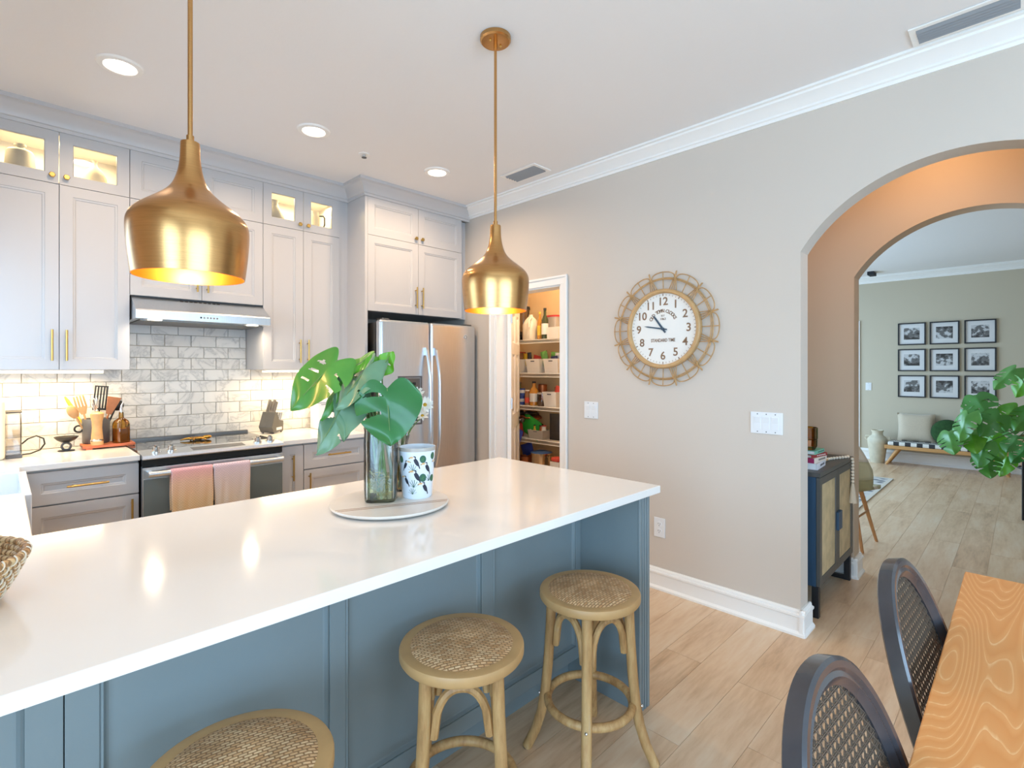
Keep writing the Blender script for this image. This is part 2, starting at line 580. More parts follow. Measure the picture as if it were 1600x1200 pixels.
class MB:
    def __init__(self):
        self.v = []
        self.f = []

    def add(self, vs_, fs):
        o = len(self.v)
        self.v += [tuple(p) for p in vs_]
        self.f += [tuple(i + o for i in f) for f in fs]
        return self

    def box(self, x0, x1, y0, y1, z0, z1):
        v = [(x, y, z) for x in (x0, x1) for y in (y0, y1) for z in (z0, z1)]
        return self.add(v, [(0, 1, 3, 2), (4, 6, 7, 5), (0, 4, 5, 1), (2, 3, 7, 6), (0, 2, 6, 4), (1, 5, 7, 3)])

    def tbox(self, cx, cy, z0, z1, ax, ay, bx, by):
        """tapered box: half sizes ax, ay below and bx, by above"""
        v = []
        for z, hx, hy in ((z0, ax, ay), (z1, bx, by)):
            v += [(cx - hx, cy - hy, z), (cx + hx, cy - hy, z), (cx + hx, cy + hy, z), (cx - hx, cy + hy, z)]
        return self.add(v, [(3, 2, 1, 0), (4, 5, 6, 7), (0, 1, 5, 4), (1, 2, 6, 5), (2, 3, 7, 6), (3, 0, 4, 7)])

    def prism(self, poly, axis, a, b):
        n = len(poly)

        def p(q, t):
            return {'x': (t, q[0], q[1]), 'y': (q[0], t, q[1]), 'z': (q[0], q[1], t)}[axis]
        v = [p(q, a) for q in poly] + [p(q, b) for q in poly]
        f = [tuple(range(n)), tuple(range(2 * n - 1, n - 1, -1))]
        f += [(i, (i + 1) % n, n + (i + 1) % n, n + i) for i in range(n)]
        return self.add(v, f)

    def lathe(self, prof, c=(0, 0, 0), n=32, axis='z', a0=0.0, a1=2 * PI):
        full = abs(a1 - a0 - 2 * PI) < 1e-6
        m = n if full else n + 1
        v = []
        for r, z in prof:
            for k in range(m):
                a = a0 + (a1 - a0) * k / n
                x, y = r * math.cos(a), r * math.sin(a)
                q = {'z': (x, y, z), 'x': (z, x, y), 'y': (x, z, y)}[axis]
                v.append((c[0] + q[0], c[1] + q[1], c[2] + q[2]))
        f = []
        for i in range(len(prof) - 1):
            for k in range(n):
                k2 = (k + 1) % m
                f.append((i * m + k, i * m + k2, (i + 1) * m + k2, (i + 1) * m + k))
        return self.add(v, f)

    def cyl(self, p0, p1, r0, r1=None, n=16):
        return self.tube([p0, p1], [r0, r0 if r1 is None else r1], n)

    def tube(self, pts, r, n=8, closed=False, flat=None):
        pts = [Vector(p) for p in pts]
        k = len(pts)
        rs = r if isinstance(r, (list, tuple)) else [r] * k
        tang = []
        for i in range(k):
            if closed:
                t = pts[(i + 1) % k] - pts[i - 1]
            else:
                t = pts[min(i + 1, k - 1)] - pts[max(i - 1, 0)]
            tang.append(t.normalized() if t.length > 1e-9 else Vector((0, 0, 1)))
        up = Vector((0, 0, 1)) if abs(tang[0].z) < 0.9 else Vector((1, 0, 0))
        nrm = (up - tang[0] * up.dot(tang[0])).normalized()
        v = []
        for i in range(k):
            nrm = (nrm - tang[i] * nrm.dot(tang[i]))
            nrm = nrm.normalized() if nrm.length > 1e-6 else Vector((1, 0, 0))
            bi = tang[i].cross(nrm)
            for j in range(n):
                a = 2 * PI * j / n
                ca, sa = math.cos(a), math.sin(a)
                if flat:
                    sa *= flat
                v.append(pts[i] + (nrm * ca + bi * sa) * rs[i])
        f = []
        for i in range(k if closed else k - 1):
            i2 = (i + 1) % k
            for j in range(n):
                j2 = (j + 1) % n
                f.append((i * n + j, i * n + j2, i2 * n + j2, i2 * n + j))
        if not closed:
            f.append(tuple(range(n - 1, -1, -1)))
            f.append(tuple((k - 1) * n + j for j in range(n)))
        return self.add(v, f)

    def ball(self, c, r, n=12, m=8):
        rr = r if isinstance(r, (list, tuple)) else (r, r, r)
        v, f = [], []
        for i in range(m + 1):
            t = PI * i / m
            for j in range(n):
                a = 2 * PI * j / n
                v.append((c[0] + rr[0] * math.sin(t) * math.cos(a), c[1] + rr[1] * math.sin(t) * math.sin(a), c[2] + rr[2] * math.cos(t)))
        for i in range(m):
            for j in range(n):
                f.append((i * n + j, (i + 1) * n + j, (i + 1) * n + (j + 1) % n, i * n + (j + 1) % n))
        return self.add(v, f)

    def loops(self, x0, x1, z0, z1, yf, lp, close=True, back=None):
        """front facing -Y from nested rectangles: lp = [(inset, depth), ...]; optional back plane gives it edges"""
        v, f = [], []
        seq = list(lp)
        if back is not None:
            seq = [(lp[0][0], back)] + seq
        for ins, d in seq:
            y = yf + d
            v += [(x0 + ins, y, z0 + ins), (x1 - ins, y, z0 + ins), (x1 - ins, y, z1 - ins), (x0 + ins, y, z1 - ins)]
        for i in range(len(seq) - 1):
            for k in range(4):
                k2 = (k + 1) % 4
                f.append((4 * i + k, 4 * i + k2, 4 * i + 4 + k2, 4 * i + 4 + k))
        if close:
            q = 4 * (len(seq) - 1)
            f.append((q, q + 1, q + 2, q + 3))
        return self.add(v, f)

    def xf(self, m):
        self.v = [tuple(m @ Vector(p)) for p in self.v]
        return self

    def mesh(self, name, smooth=None, off=(0, 0, 0), merge=True):
        me = bpy.data.meshes.new(name)
        vv = [(p[0] - off[0], p[1] - off[1], p[2] - off[2]) for p in self.v]
        me.from_pydata(vv, [], self.f)
        bm = bmesh.new()
        bm.from_mesh(me)
        if merge:
            bmesh.ops.remove_doubles(bm, verts=bm.verts, dist=1e-6)
        bmesh.ops.recalc_face_normals(bm, faces=bm.faces)
        bm.to_mesh(me)
        bm.free()
        if smooth is not None:
            for p in me.polygons:
                p.use_smooth = True
            me.set_sharp_from_angle(angle=rad(smooth))
        return me

    def build(self, name, material, parent=None, smooth=None, world=False, bevel=0.0, seg=2, merge=True, off=None):
        """link as one mesh object; world=True: the numbers are room coordinates and are moved into the parent's frame"""
        if off is None:
            off = (0, 0, 0)
            if world and parent is not None:
                r_ = parent
                while r_.parent is not None:
                    r_ = r_.parent
                off = tuple(r_.location)
        me = self.mesh(name, smooth, off, merge)
        o = bpy.data.objects.new(name, me)
        if material is not None:
            me.materials.append(MATS[material] if isinstance(material, str) else material)
        COL.objects.link(o)
        if parent is not None:
            o.parent = parent
        if bevel:
            bv = o.modifiers.new('edge', 'BEVEL')
            bv.width = bevel
            bv.segments = seg
            bv.limit_method = 'ANGLE'
            bv.angle_limit = rad(40)
        return o


def box(*a):
    return MB().box(*a)


def tag(o, label, cat, group=None, kind=None):
    if label:
        o['label'] = label
    if cat:
        o['category'] = cat
    if group:
        o['group'] = group
    if kind:
        o['kind'] = kind
    return o


def thing(name, label, cat, loc=(0, 0, 0), rz=0.0, group=None, rot=None):
    o = bpy.data.objects.new(name, None)
    o.empty_display_size = 0.05
    o.location = loc
    if rot is not None:
        o.rotation_euler = rot
    else:
        o.rotation_euler = (0, 0, rz)
    COL.objects.link(o)
    return tag(o, label, cat, group)


def one(mb, name, material, label, cat, group=None, loc=None, **kw):
    """a thing that is a single mesh; mb in room coordinates unless loc is given (then local)"""
    if loc is None:
        xs = [p[0] for p in mb.v]
        ys = [p[1] for p in mb.v]
        zs = [p[2] for p in mb.v]
        loc = ((min(xs) + max(xs)) / 2, (min(ys) + max(ys)) / 2, min(zs))
        o = mb.build(name, material, off=loc, **kw)
    else:
        o = mb.build(name, material, **kw)
    o.location = loc
    return tag(o, label, cat, group)


def struct(mb, name, material, parent=None, **kw):
    o = mb.build(name, material, parent, **kw)
    if parent is None:
        o['kind'] = 'structure'
    return o


def piece(name, me, loc, parent, rot=None, scale=None):
    o = bpy.data.objects.new(name, me)
    o.location = loc
    if rot is not None:
        o.rotation_euler = rot
    if scale is not None:
        o.scale = scale
    COL.objects.link(o)
    o.parent = parent
    return o


def dup(root, loc, rz=None, label=None, group=None):
    r = root.copy()
    COL.objects.link(r)
    r.location = loc
    if rz is not None:
        r.rotation_euler = (0, 0, rz)
    if label:
        r['label'] = label
    if group:
        r['group'] = group
    for ch in list(root.children):
        c = ch.copy()
        COL.objects.link(c)
        c.parent = r
        for g in list(ch.children):
            d = g.copy()
            COL.objects.link(d)
            d.parent = c
    return r


WALL_X = Matrix(((0, 0, -1), (-1, 0, 0), (0, 1, 0))).to_euler()   # things on walls that face -X: local x right, y up, z out
WALL_Y = Euler((rad(90), 0, 0))                                   # the same on walls that face -Y


def text_mesh(s, size, extrude=0.0008, bold=0.0):
    cu = bpy.data.curves.new('txt', 'FONT')
    cu.body = s
    cu.size = size
    cu.align_x = 'CENTER'
    cu.align_y = 'CENTER'
    cu.extrude = extrude
    cu.resolution_u = 4
    cu.offset = bold
    ob = bpy.data.objects.new('txt', cu)
    COL.objects.link(ob)
    dg = bpy.context.evaluated_depsgraph_get()
    me = bpy.data.meshes.new_from_object(ob.evaluated_get(dg))
    bpy.data.objects.remove(ob, do_unlink=True)
    bpy.data.curves.remove(cu)
    return me


def text_part(name, s, size, material, parent, loc, rz=0.0, extrude=0.0008, sx=1.0, bold=0.0):
    me = text_mesh(s, size, extrude, bold)
    me.materials.clear()
    me.materials.append(MATS[material])
    o = bpy.data.objects.new(name, me)
    o.location = loc
    o.rotation_euler = (0, 0, rz)
    o.scale = (sx, 1, 1)
    COL.objects.link(o)
    o.parent = parent
    return o


def at(u, v, s):
    """room point seen at photo pixel (u, v) at distance s = x + y"""
    x = s * u / 1600.0
    return Vector((x, s - x, CAM_H - (v - 576.5) * s / 1131.4))


def arc(cx, cy, r, a0, a1, n):
    return [(cx + r * math.cos(rad(a0 + (a1 - a0) * i / n)), cy + r * math.sin(rad(a0 + (a1 - a0) * i / n))) for i in range(n + 1)]


def lamp_point(name, loc, power, color, radius=0.03, parent=None):
    d = bpy.data.lights.new(name, 'POINT')
    d.energy = power
    d.color = color
    d.shadow_soft_size = radius
    o = bpy.data.objects.new(name, d)
    o.location = loc
    COL.objects.link(o)
    if parent is not None:
        o.parent = parent
    return o


def lamp_disk(name, loc, power, color, size, parent=None, rot=(0, 0, 0), sy=None, spread=170):
    d = bpy.data.lights.new(name, 'AREA')
    d.shape = 'DISK' if sy is None else 'RECTANGLE'
    d.size = size
    if sy is not None:
        d.size_y = sy
    d.energy = power
    d.color = color
    d.spread = rad(spread)
    o = bpy.data.objects.new(name, d)
    o.location = loc
    o.rotation_euler = rot
    COL.objects.link(o)
    if parent is not None:
        o.parent = parent
    return o

# ================================================================== the setting
XR, XR2 = 2.955, 3.078        # kitchen right wall (clock, pantry door, arch)
XH, XH2 = 4.02, 4.16          # second wall with the inner arch
XF = 9.5                      # far living room wall
YB = 4.12                     # back wall behind the range
XL, XD, YS = -0.62, -2.6, -3.6
H = 2.81
P0, P1, PZ = 2.44, 3.15, 2.02  # pantry opening
A1 = (0.2, 0.6244, 2.003, 0.352)   # arch: centre, half width, spring, rise
A2 = (0.2, 0.60, 2.0, 0.34)

floor = struct(box(XD - 0.12, XF + 0.12, YS - 0.12, YB + 0.12, -0.1, -0.0025), 'floor', 'vinyl_oak')
pl_l, pl_w = 1.22, 0.18
pl_me = MB().box(0, pl_l - 0.0016, 0, pl_w - 0.0016, -0.008, 0).mesh('plank')
pl_me.materials.append(MATS['vinyl_oak'])
for r in range(14):
    y = -0.36 + r * pl_w
    x = -0.05 - random.random() * pl_l
    while x < XF:
        x0, x1 = max(x, 0.0), min(x + pl_l, XF)
        if x1 - x0 > 0.05:
            p = piece('plank', pl_me, (x0, y, 0), floor, scale=((x1 - x0) / pl_l, 1, 1))
        x += pl_l

struct(box(XD - 0.12, XF + 0.12, YS - 0.12, YB + 0.12, H, H + 0.1), 'ceiling', 'ceiling_paint')


def arch_pts(a, n=40):
    c, hw, sp, rise = a
    R = (hw * hw + rise * rise) / (2 * rise)
    zc = sp + rise - R
    t = math.degrees(math.asin(hw / R))
    return [(c + R * math.sin(rad(-t + 2 * t * i / n)), zc + R * math.cos(rad(-t + 2 * t * i / n))) for i in range(n + 1)]


wall_back = struct(box(XL - 0.12, XR, YB, YB + 0.12, 0, H), 'wall_back', 'wall_paint')
poly = [(YS, 0), (A1[0] - A1[1], 0)] + arch_pts(A1) + [(A1[0] + A1[1], 0), (P0, 0), (P0, PZ), (P1, PZ), (P1, 0), (YB + 0.12, 0), (YB + 0.12, H), (YS, H)]
struct(MB().prism(poly, 'x', XR, XR2), 'wall_right', 'wall_paint', smooth=25)
poly = [(YS, 0), (A2[0] - A2[1], 0)] + arch_pts(A2) + [(A2[0] + A2[1], 0), (YB + 0.12, 0), (YB + 0.12, H), (YS, H)]
struct(MB().prism(poly, 'x', XH, XH2), 'wall_hall', 'hall_tan', smooth=25)
struct(box(XR2, XH, 1.2, 1.3, 0, H), 'wall_niche', 'hall_tan')
struct(box(XR2, XH, YS - 0.12, YS, 0, H), 'wall_hall_end', 'wall_paint')
struct(box(XR2, XH, 2.12, 2.22, 0, H), 'wall_pantry_side', 'pantry_paint_lamplit')
struct(box(XH - 0.012, XH, 2.22, YB, 0, H), 'wall_pantry_back', 'pantry_paint_lamplit')
struct(box(XR2, XH, YB, YB + 0.12, 0, H), 'wall_pantry_end', 'pantry_paint_lamplit')
struct(box(XF, XF + 0.12, YS - 0.12, YB + 0.12, 0, H), 'wall_living_far', 'wall_paint_daylit')



def wall_with_hole(name, axis, a, b, u0, u1, h):
    """wall slab with one rectangular window opening h = (u0, u1, z0, z1)"""
    m = MB()

    def bx(p, q, z0, z1):
        if axis == 'x':
            m.box(a, b, p, q, z0, z1)
        else:
            m.box(p, q, a, b, z0, z1)
    bx(u0, h[0], 0, H)
    bx(h[1], u1, 0, H)
    bx(h[0], h[1], 0, h[2])
    bx(h[0], h[1], h[3], H)
    return struct(m, name, 'wall_paint', merge=False)


def window(n, axis, a, h, mullions):
    """window frame with mullions and a pane in an opening"""
    m = MB()

    def bx(p, q, z0, z1):
        if axis == 'x':
            m.box(a - 0.03, a + 0.03, p, q, z0, z1)
        else:
            m.box(p, q, a - 0.03, a + 0.03, z0, z1)
    t = 0.05
    bx(h[0], h[1], h[2], h[2] + t)
    bx(h[0], h[1], h[3] - t, h[3])
    for k in range(mullions + 2):
        c = h[0] + t / 2 + (h[1] - h[0] - t) * k / (mullions + 1)
        bx(c - t / 2, c + t / 2, h[2] + t, h[3] - t)
    o = struct(m, 'window_%d' % n, 'trim_white')
    g = MB()
    if axis == 'x':
        g.box(a - 0.004, a + 0.004, h[0] + t, h[1] - t, h[2] + t, h[3] - t)
    else:
        g.box(h[0] + t, h[1] - t, a - 0.004, a + 0.004, h[2] + t, h[3] - t)
    g.build('pane', 'window_glass', o)


wall_with_hole('wall_left', 'x', XL - 0.12, XL, 1.07, YB, (2.42, 3.58, 1.12, 2.12))
window(1, 'x', XL - 0.08, (2.42, 3.58, 1.12, 2.12), 1)
struct(box(XD, XL, 0.95, 1.07, 0, H), 'wall_dining_return', 'wall_paint')
wall_with_hole('wall_dining', 'x', XD - 0.12, XD, YS, 0.95, (-2.6, 0.5, 0.05, 2.25))
window(2, 'x', XD - 0.08, (-2.6, 0.5, 0.05, 2.25), 1)
wall_with_hole('wall_front', 'y', YS - 0.12, YS, XD, XR2, (-1.15, 2.35, 0.05, 2.25))
window(3, 'y', YS - 0.08, (-1.15, 2.35, 0.05, 2.25), 1)
struct(box(XH, XF, YS - 0.12, YS, 0, H), 'wall_living_end', 'wall_paint')
wall_with_hole('wall_living_window', 'y', YB, YB + 0.12, XH2, XF, (4.55, 8.85, 0.1, 2.4))
window(4, 'y', YB + 0.08, (4.55, 8.85, 0.1, 2.4), 2)

# baseboards: shoe, flat face, stepped bead on top
BB = [(0, 0), (0.030, 0), (0.030, 0.012), (0.021, 0.022), (0.018, 0.024), (0.018, 0.094), (0.025, 0.100), (0.025, 0.110),
      (0.014, 0.115), (0.014, 0.123), (0.008, 0.132), (0, 0.132)]


def bb_x(name, xw, y0, y1, s=-1, k=1.0):
    return struct(MB().prism([(xw + s * d, z * k) for d, z in BB], 'y', y0, y1), name, 'trim_white')


def bb_y(name, yw, x0, x1, s=-1, k=1.0):
    return struct(MB().prism([(yw + s * d, z * k) for d, z in BB], 'x', x0, x1), name, 'trim_white')


bb_x('baseboard_right', XR, A1[0] + A1[1] - 0.024, P0 - 0.07)
bb_y('baseboard_jamb', A1[0] + A1[1], XR - 0.024, XR2 + 0.024)
bb_y('baseboard_hall', A2[0] + A2[1], XH - 0.024, XH2 + 0.024)
bb_x('baseboard_hall_face', XH, A2[0] + A2[1] - 0.024, 1.2)
bb_x('baseboard_living', XF, YS, YB, k=1.25)

# crown mouldings
CR = [(0, -0.092), (0.008, -0.092), (0.012, -0.078), (0.022, -0.074), (0.024, -0.064), (0.040, -0.050), (0.060, -0.034), (0.080, -0.024),
      (0.084, -0.014), (0.100, -0.012), (0.100, 0), (0, 0)]
trim_1 = struct(MB().prism([(XR - d, H + z) for d, z in CR], 'y', YS, 3.53), 'trim_1', 'trim_white', smooth=30)
struct(MB().prism([(XF - d * 1.1, H + z * 1.1) for d, z in CR], 'y', YS, YB), 'trim_2', 'trim_white', smooth=30)
# pantry door casing and jamb
cs = MB()
for y0, y1 in ((P0 - 0.066, P0), (P1, P1 + 0.066)):
    cs.box(XR - 0.012, XR, y0, y1, 0, PZ + 0.0)
    yo = y0 if y0 < P0 - 0.01 else y1 - 0.016
    cs.box(XR - 0.020, XR - 0.012, yo, yo + 0.016, 0, PZ + 0.05)
cs.box(XR - 0.012, XR, P0 - 0.066, P1 + 0.066, PZ, PZ + 0.066)
cs.box(XR - 0.020, XR - 0.012, P0 - 0.066, P1 + 0.066, PZ + 0.05, PZ + 0.066)
struct(cs, 'trim_3', 'trim_white', bevel=0.003)
jb = MB()
jb.box(XR, XR2, P0, P0 + 0.012, 0, PZ)
jb.box(XR, XR2, P1 - 0.012, P1, 0, PZ)
jb.box(XR, XR2, P0, P1, PZ - 0.012, PZ)
struct(jb, 'trim_4', 'trim_white')
# door casing glimpsed at the end of the far living room wall
struct(box(XF - 0.02, XF, 1.81, 1.88, 0, 2.14), 'trim_5', 'trim_white', bevel=0.004)

# pantry door, swung inwards past the square
dth = rad(38)
door = bpy.data.objects.new('door_1', None)
door.location = (3.06, 3.118, 0)
door.rotation_euler = (0, 0, dth)
COL.objects.link(door)
door['kind'] = 'structure'
dm = MB()
dw, dz, dt = 0.68, 2.0, 0.035
cols = [(0.0, 0.105), (0.29, 0.39), (0.575, dw)]
rows = [(0.01, 0.22), (0.86, 0.99), (1.52, 1.62), (1.88, dz)]
for a, b in cols:
    dm.box(a, b, -dt, 0, 0.01, dz)
for a, b in rows:
    dm.box(cols[0][1], cols[1][0], -dt, 0, a, b)
    dm.box(cols[1][1], cols[2][0], -dt, 0, a, b)
dm.build('slab', 'trim_white', door, merge=False)
for (xa, xb) in ((cols[0][1], cols[1][0]), (cols[1][1], cols[2][0])):
    for za, zb in ((rows[0][1], rows[1][0]), (rows[1][1], rows[2][0]), (rows[2][1], rows[3][0])):
        q = MB()
        q.loops(xa, xb, za, zb, -dt + 0.002, [(0, 0), (0.018, 0.010), (0.024, 0.010), (0.05, 0.003)], back=0.02)
        q.build('panel', 'trim_white', door)
lt = MB().box(dw - 0.075, dw + 0.002, -dt - 0.004, -dt, 0.86, 0.925)
lt.box(dw, dw + 0.002, -dt - 0.004, 0.002, 0.865, 0.92)
lt.build('latch_plate', 'black_plastic', door, bevel=0.002)
kb = MB().lathe([(0.0, -0.05), (0.016, -0.048), (0.026, -0.035), (0.022, -0.022), (0.010, -0.012), (0.012, 0)], (dw - 0.055, -dt - 0.003, 0.893), 16, 'y')
kb.build('knob', 'steel_dark', door, smooth=40)
for z in (0.25, 1.05, 1.78):
    MB().cyl((-0.004, -dt - 0.006, z), (-0.004, -dt - 0.006, z + 0.09), 0.007, n=10).build('hinge', 'steel', door, smooth=40)

# ------------------------------------------------------------------ ceiling fittings
dl_spots = [((0.398, 2.99), 'recessed ceiling light above the drawers beside the range, leftmost of three'),
            ((1.321, 2.99), 'recessed ceiling light between the two pendants, middle of three'),
            ((2.227, 2.99), 'recessed ceiling light in front of the refrigerator cabinets, rightmost of three')]
dl = thing('downlight', dl_spots[0][1], 'ceiling light', (0, 0, H), group='recessed kitchen ceiling lights')
MB().lathe([(0.060, -0.002), (0.066, -0.010), (0.088, -0.008), (0.094, -0.001), (0.094, 0.0), (0.06, 0.0)], n=36).build('trim_ring', 'trim_white', dl, smooth=40)
MB().lathe([(0.0, -0.0035), (0.062, -0.0035), (0.062, -0.001), (0.0, -0.001)], n=32).build('lens', 'lamp_lens', dl)
for i, ((x, y), lb) in enumerate(dl_spots):
    o = dl if i == 0 else dup(dl, (x, y, H), label=lb)
    o.location = (x, y, H)
    lamp_disk('downlight_lamp', (x, y, H - 0.012), 7.4, (1.0, 0.72, 0.46), 0.11, spread=160)


def vent(label, cx, cy, lx, ly, n, flange=0.03):
    t = thing('ceiling_vent', label, 'vent', (cx, cy, H))
    m = MB()
    a, b = lx / 2, ly / 2
    for x0, x1, y0, y1 in ((-a, a, -b, -b + flange), (-a, a, b - flange, b), (-a, -a + flange, -b + flange, b - flange), (a - flange, a, -b + flange, b - flange)):
        m.box(x0, x1, y0, y1, -0.007, 0)
    m.build('frame', 'trim_white', t, bevel=0.002)
    box(-a + flange, a - flange, -b + flange, b - flange, -0.001, -0.0003).build('backing', 'vent_dark', t)
    w = (lx - 2 * flange) / n
    for k in range(n):
        xc = -a + flange + (k + 0.5) * w
        s = MB().box(-w * 0.44, w * 0.44, -b + flange, b - flange, -0.001, 0.0008)
        s.xf(Matrix.Translation((xc, 0, -0.0075)) @ Matrix.Rotation(rad(30), 4, 'Y'))
        s.build('slat', 'vent_grey', t)
    return t


vent('small white louvred ceiling vent near the pantry door crown', 2.69, 2.555, 0.18, 0.34, 5, 0.026)
vent('white louvred ceiling vent above the archway, cut by the picture top', 2.765, 0.165, 0.155, 0.36, 5, 0.024)
spk = thing('sprinkler_head', 'small white fire sprinkler head on the kitchen ceiling', 'sprinkler', (1.703, 3.086, H))
MB().lathe([(0, -0.006), (0.034, -0.004), (0.036, 0.0), (0, 0)], n=20).build('plate', 'trim_white', spk, smooth=40)
MB().cyl((0, 0, -0.02), (0, 0, -0.005), 0.008, n=10).build('stem', 'steel', spk)
MB().lathe([(0, -0.026), (0.016, -0.024), (0.016, -0.021), (0, -0.021)], n=14).build('deflector', 'steel_dark', spk)
sp2 = at(1365.5, 422, 11.02)
cs_ = MB()
cs_.box(-0.1, 0.1, -0.04, 0.04, -0.05, 0.0)
one(cs_, 'ceiling_register', 'vent_dark', 'dark rectangular register on the living room ceiling beside the arch', 'vent', loc=(9.05, 1.58, H), bevel=0.004)

# hall and pantry lamps (out of sight above the arches and the door head)
hl = thing('hall_ceiling_lamp', 'round warm ceiling lamp in the hall between the arches', 'ceiling light', (3.55, 0.35, H))
MB().lathe([(0, -0.07), (0.08, -0.062), (0.12, -0.035), (0.13, -0.01), (0.13, 0), (0, 0)], n=28).build('glass_dome', 'led_warm', hl, smooth=50)
lamp_point('hall_lamp', (3.55, 0.35, H - 0.16), 4.0, (1.0, 0.54, 0.26), 0.08)
pln = thing('pantry_ceiling_lamp', 'round warm ceiling lamp inside the pantry', 'ceiling light', (3.42, 2.75, H))
MB().lathe([(0, -0.07), (0.08, -0.062), (0.12, -0.035), (0.13, -0.01), (0.13, 0), (0, 0)], n=28).build('glass_dome', 'led_warm', pln, smooth=50)
lamp_point('pantry_lamp', (3.42, 2.75, H - 0.16), 24, (1.0, 0.80, 0.58), 0.08)

# ================================================================== backsplash tiles
tl_l, tl_h = 0.1555, 0.0785
t_me = MB().box(0, tl_l - 0.003, -0.009, 0, 0, tl_h - 0.003)
bm_ = bmesh.new()
_m = t_me.mesh('tile')
bm_.from_mesh(_m)
bmesh.ops.bevel(bm_, geom=[e for e in bm_.edges if all(v.co.y < -0.008 for v in e.verts)], offset=0.0015, segments=1, affect='EDGES')
bm_.to_mesh(_m)
bm_.free()
_m.materials.append(MATS['marble_tile'])
box(-0.12, 1.938, YB - 0.004, YB, 0.915, 1.386).build('grout_bed', 'grout', wall_back)
box(0.54, 1.31, YB - 0.004, YB, 1.386, 1.76).build('grout_bed', 'grout', wall_back)
for r in range(11):
    z = 0.917 + r * tl_h
    lo, hi = (-0.12, 1.936) if z < 1.37 else (0.55, 1.298)
    if z > 1.75:
        break
    x = -0.30 + (0.5 * tl_l if r % 2 else 0.0)
    while x < hi:
        x0, x1 = max(x, lo), min(x + tl_l, hi)
        if x1 - x0 > 0.012:
            piece('tile', _m, (x0, YB - 0.004, z), wall_back, scale=((x1 - x0) / tl_l, 1, 1))
        x += tl_l

# ================================================================== cabinets
YU, YF = 3.76, 3.50            # faces of the wall cabinets and of the deeper refrigerator cabinets
ZB, ZR, ZT = 1.385, 2.408, 2.70
SHAKER = [(0, 0), (0.056, 0), (0.058, 0.004), (0.066, 0.005), (0.070, 0.010)]


def pull(parent, x, z, yf, vertical, L=0.17):
    m = MB()
    h = L / 2
    if vertical:
        m.cyl((x, yf - 0.030, z - h), (x, yf - 0.030, z + h), 0.0055, n=10)
        for s in (-0.7, 0.7):
            m.cyl((x, yf - 0.030, z + s * h), (x, yf, z + s * h), 0.004, n=8)
    else:
        m.cyl((x - h, yf - 0.030, z), (x + h, yf - 0.030, z), 0.0055, n=10)
        for s in (-0.7, 0.7):
            m.cyl((x + s * h, yf - 0.030, z), (x + s * h, yf, z), 0.004, n=8)
    return m.build('handle', 'brass_pull', parent, smooth=40, world=True)


def knob(parent, x, z, yf):
    m = MB().lathe([(0, -0.030), (0.012, -0.030), (0.015, -0.027), (0.015, -0.020), (0.006, -0.016), (0.006, 0)], (x, yf, z), 6, 'y')
    return m.build('knob', 'brass_pull', parent, world=True)


def cab_door(t, x0, x1, z0, z1, yf, style='shaker', name='door'):
    g = 0.0016
    x0, x1, z0, z1 = x0 + g, x1 - g, z0 + g, z1 - g
    m = MB()
    if style == 'glass':
        m.loops(x0, x1, z0, z1, yf, [(0, 0), (0.056, 0), (0.060, 0.006), (0.060, 0.02), (0.0, 0.02), (0.0, 0.0)], close=False)
        d = m.build(name, 'cabinet_white', t, world=True)
        box(x0 + 0.058, x1 - 0.058, yf + 0.010, yf + 0.013, z0 + 0.058, z1 - 0.058).build('pane', 'pane_clear', d, world=True)
    else:
        m.loops(x0, x1, z0, z1, yf, SHAKER, back=0.02)
        d = m.build(name, 'cabinet_white', t, world=True)
    return d


def cab_body(t, x0, x1, z0, z1, yf, hollow=False):
    y0 = yf + 0.021
    m = MB()
    if hollow:
        k = 0.016
        m.box(x0, x1, YB - k - 0.002, YB - 0.002, z0, z1)
        m.box(x0, x0 + k, y0, YB - k, z0, z1)
        m.box(x1 - k, x1, y0, YB - k, z0, z1)
        m.box(x0 + k, x1 - k, y0, YB - k, z0, z0 + k)
        m.box(x0 + k, x1 - k, y0, YB - k, z1 - k, z1)
    else:
        m.box(x0 + 0.001, x1 - 0.001, y0, YB - 0.002, z0, z1)
    return m.build('body', 'cabinet_white', t, world=True, merge=False)


def wall_unit(name, label, x0, x1, z0, z1, yf, style='shaker', pulls='pull'):
    xm = (x0 + x1) / 2
    t = thing(name, label, 'cabinet', (xm, YB, z0))
    cab_body(t, x0, x1, z0, z1, yf, style == 'glass')
    for a, b, s in ((x0, xm, 1), (xm, x1, -1)):
        d = cab_door(t, a, b, z0, z1, yf, style)
        hx = b - 0.030 if s > 0 else a + 0.030
        if pulls == 'pull':
            pull(d, hx, z0 + 0.135, yf, True)
        elif pulls == 'knob':
            knob(d, hx, z0 + 0.040, yf)
    return t


XA, XB, XC, XE = -0.085, 0.546, 1.300, 1.866
wall_unit('wall_cabinet', 'tall white wall cabinet with gold bar pulls above the utensil crock', XA, XB, ZB, ZR, YU)
cA = wall_unit('glass_cabinet', 'lit glass-door cabinet with two jars above the utensil side, left of the pendant', XA, XB, ZR, ZT, YU, 'glass', 'knob')
wall_unit('wall_cabinet', 'short white cabinet directly above the steel range hood', XB, XC, 1.832, ZR, YU)
wall_unit('wall_cabinet', 'small plain white cabinet under the ceiling above the range hood, without handles', XB, XC, ZR, ZT, YU, 'shaker', None)
wall_unit('wall_cabinet', 'tall white wall cabinet with gold pulls between range hood and refrigerator', XC, XE, ZB, ZR, YU)
wall_unit('glass_cabinet', 'lit glass-door cabinet with two grey jugs beside the refrigerator cabinets', XC, XE, ZR, ZT, YU, 'glass', 'knob')
wall_unit('wall_cabinet', 'white two-door cabinet with gold bar pulls directly above the refrigerator', 1.960, 2.875, 1.832, ZR, YF)
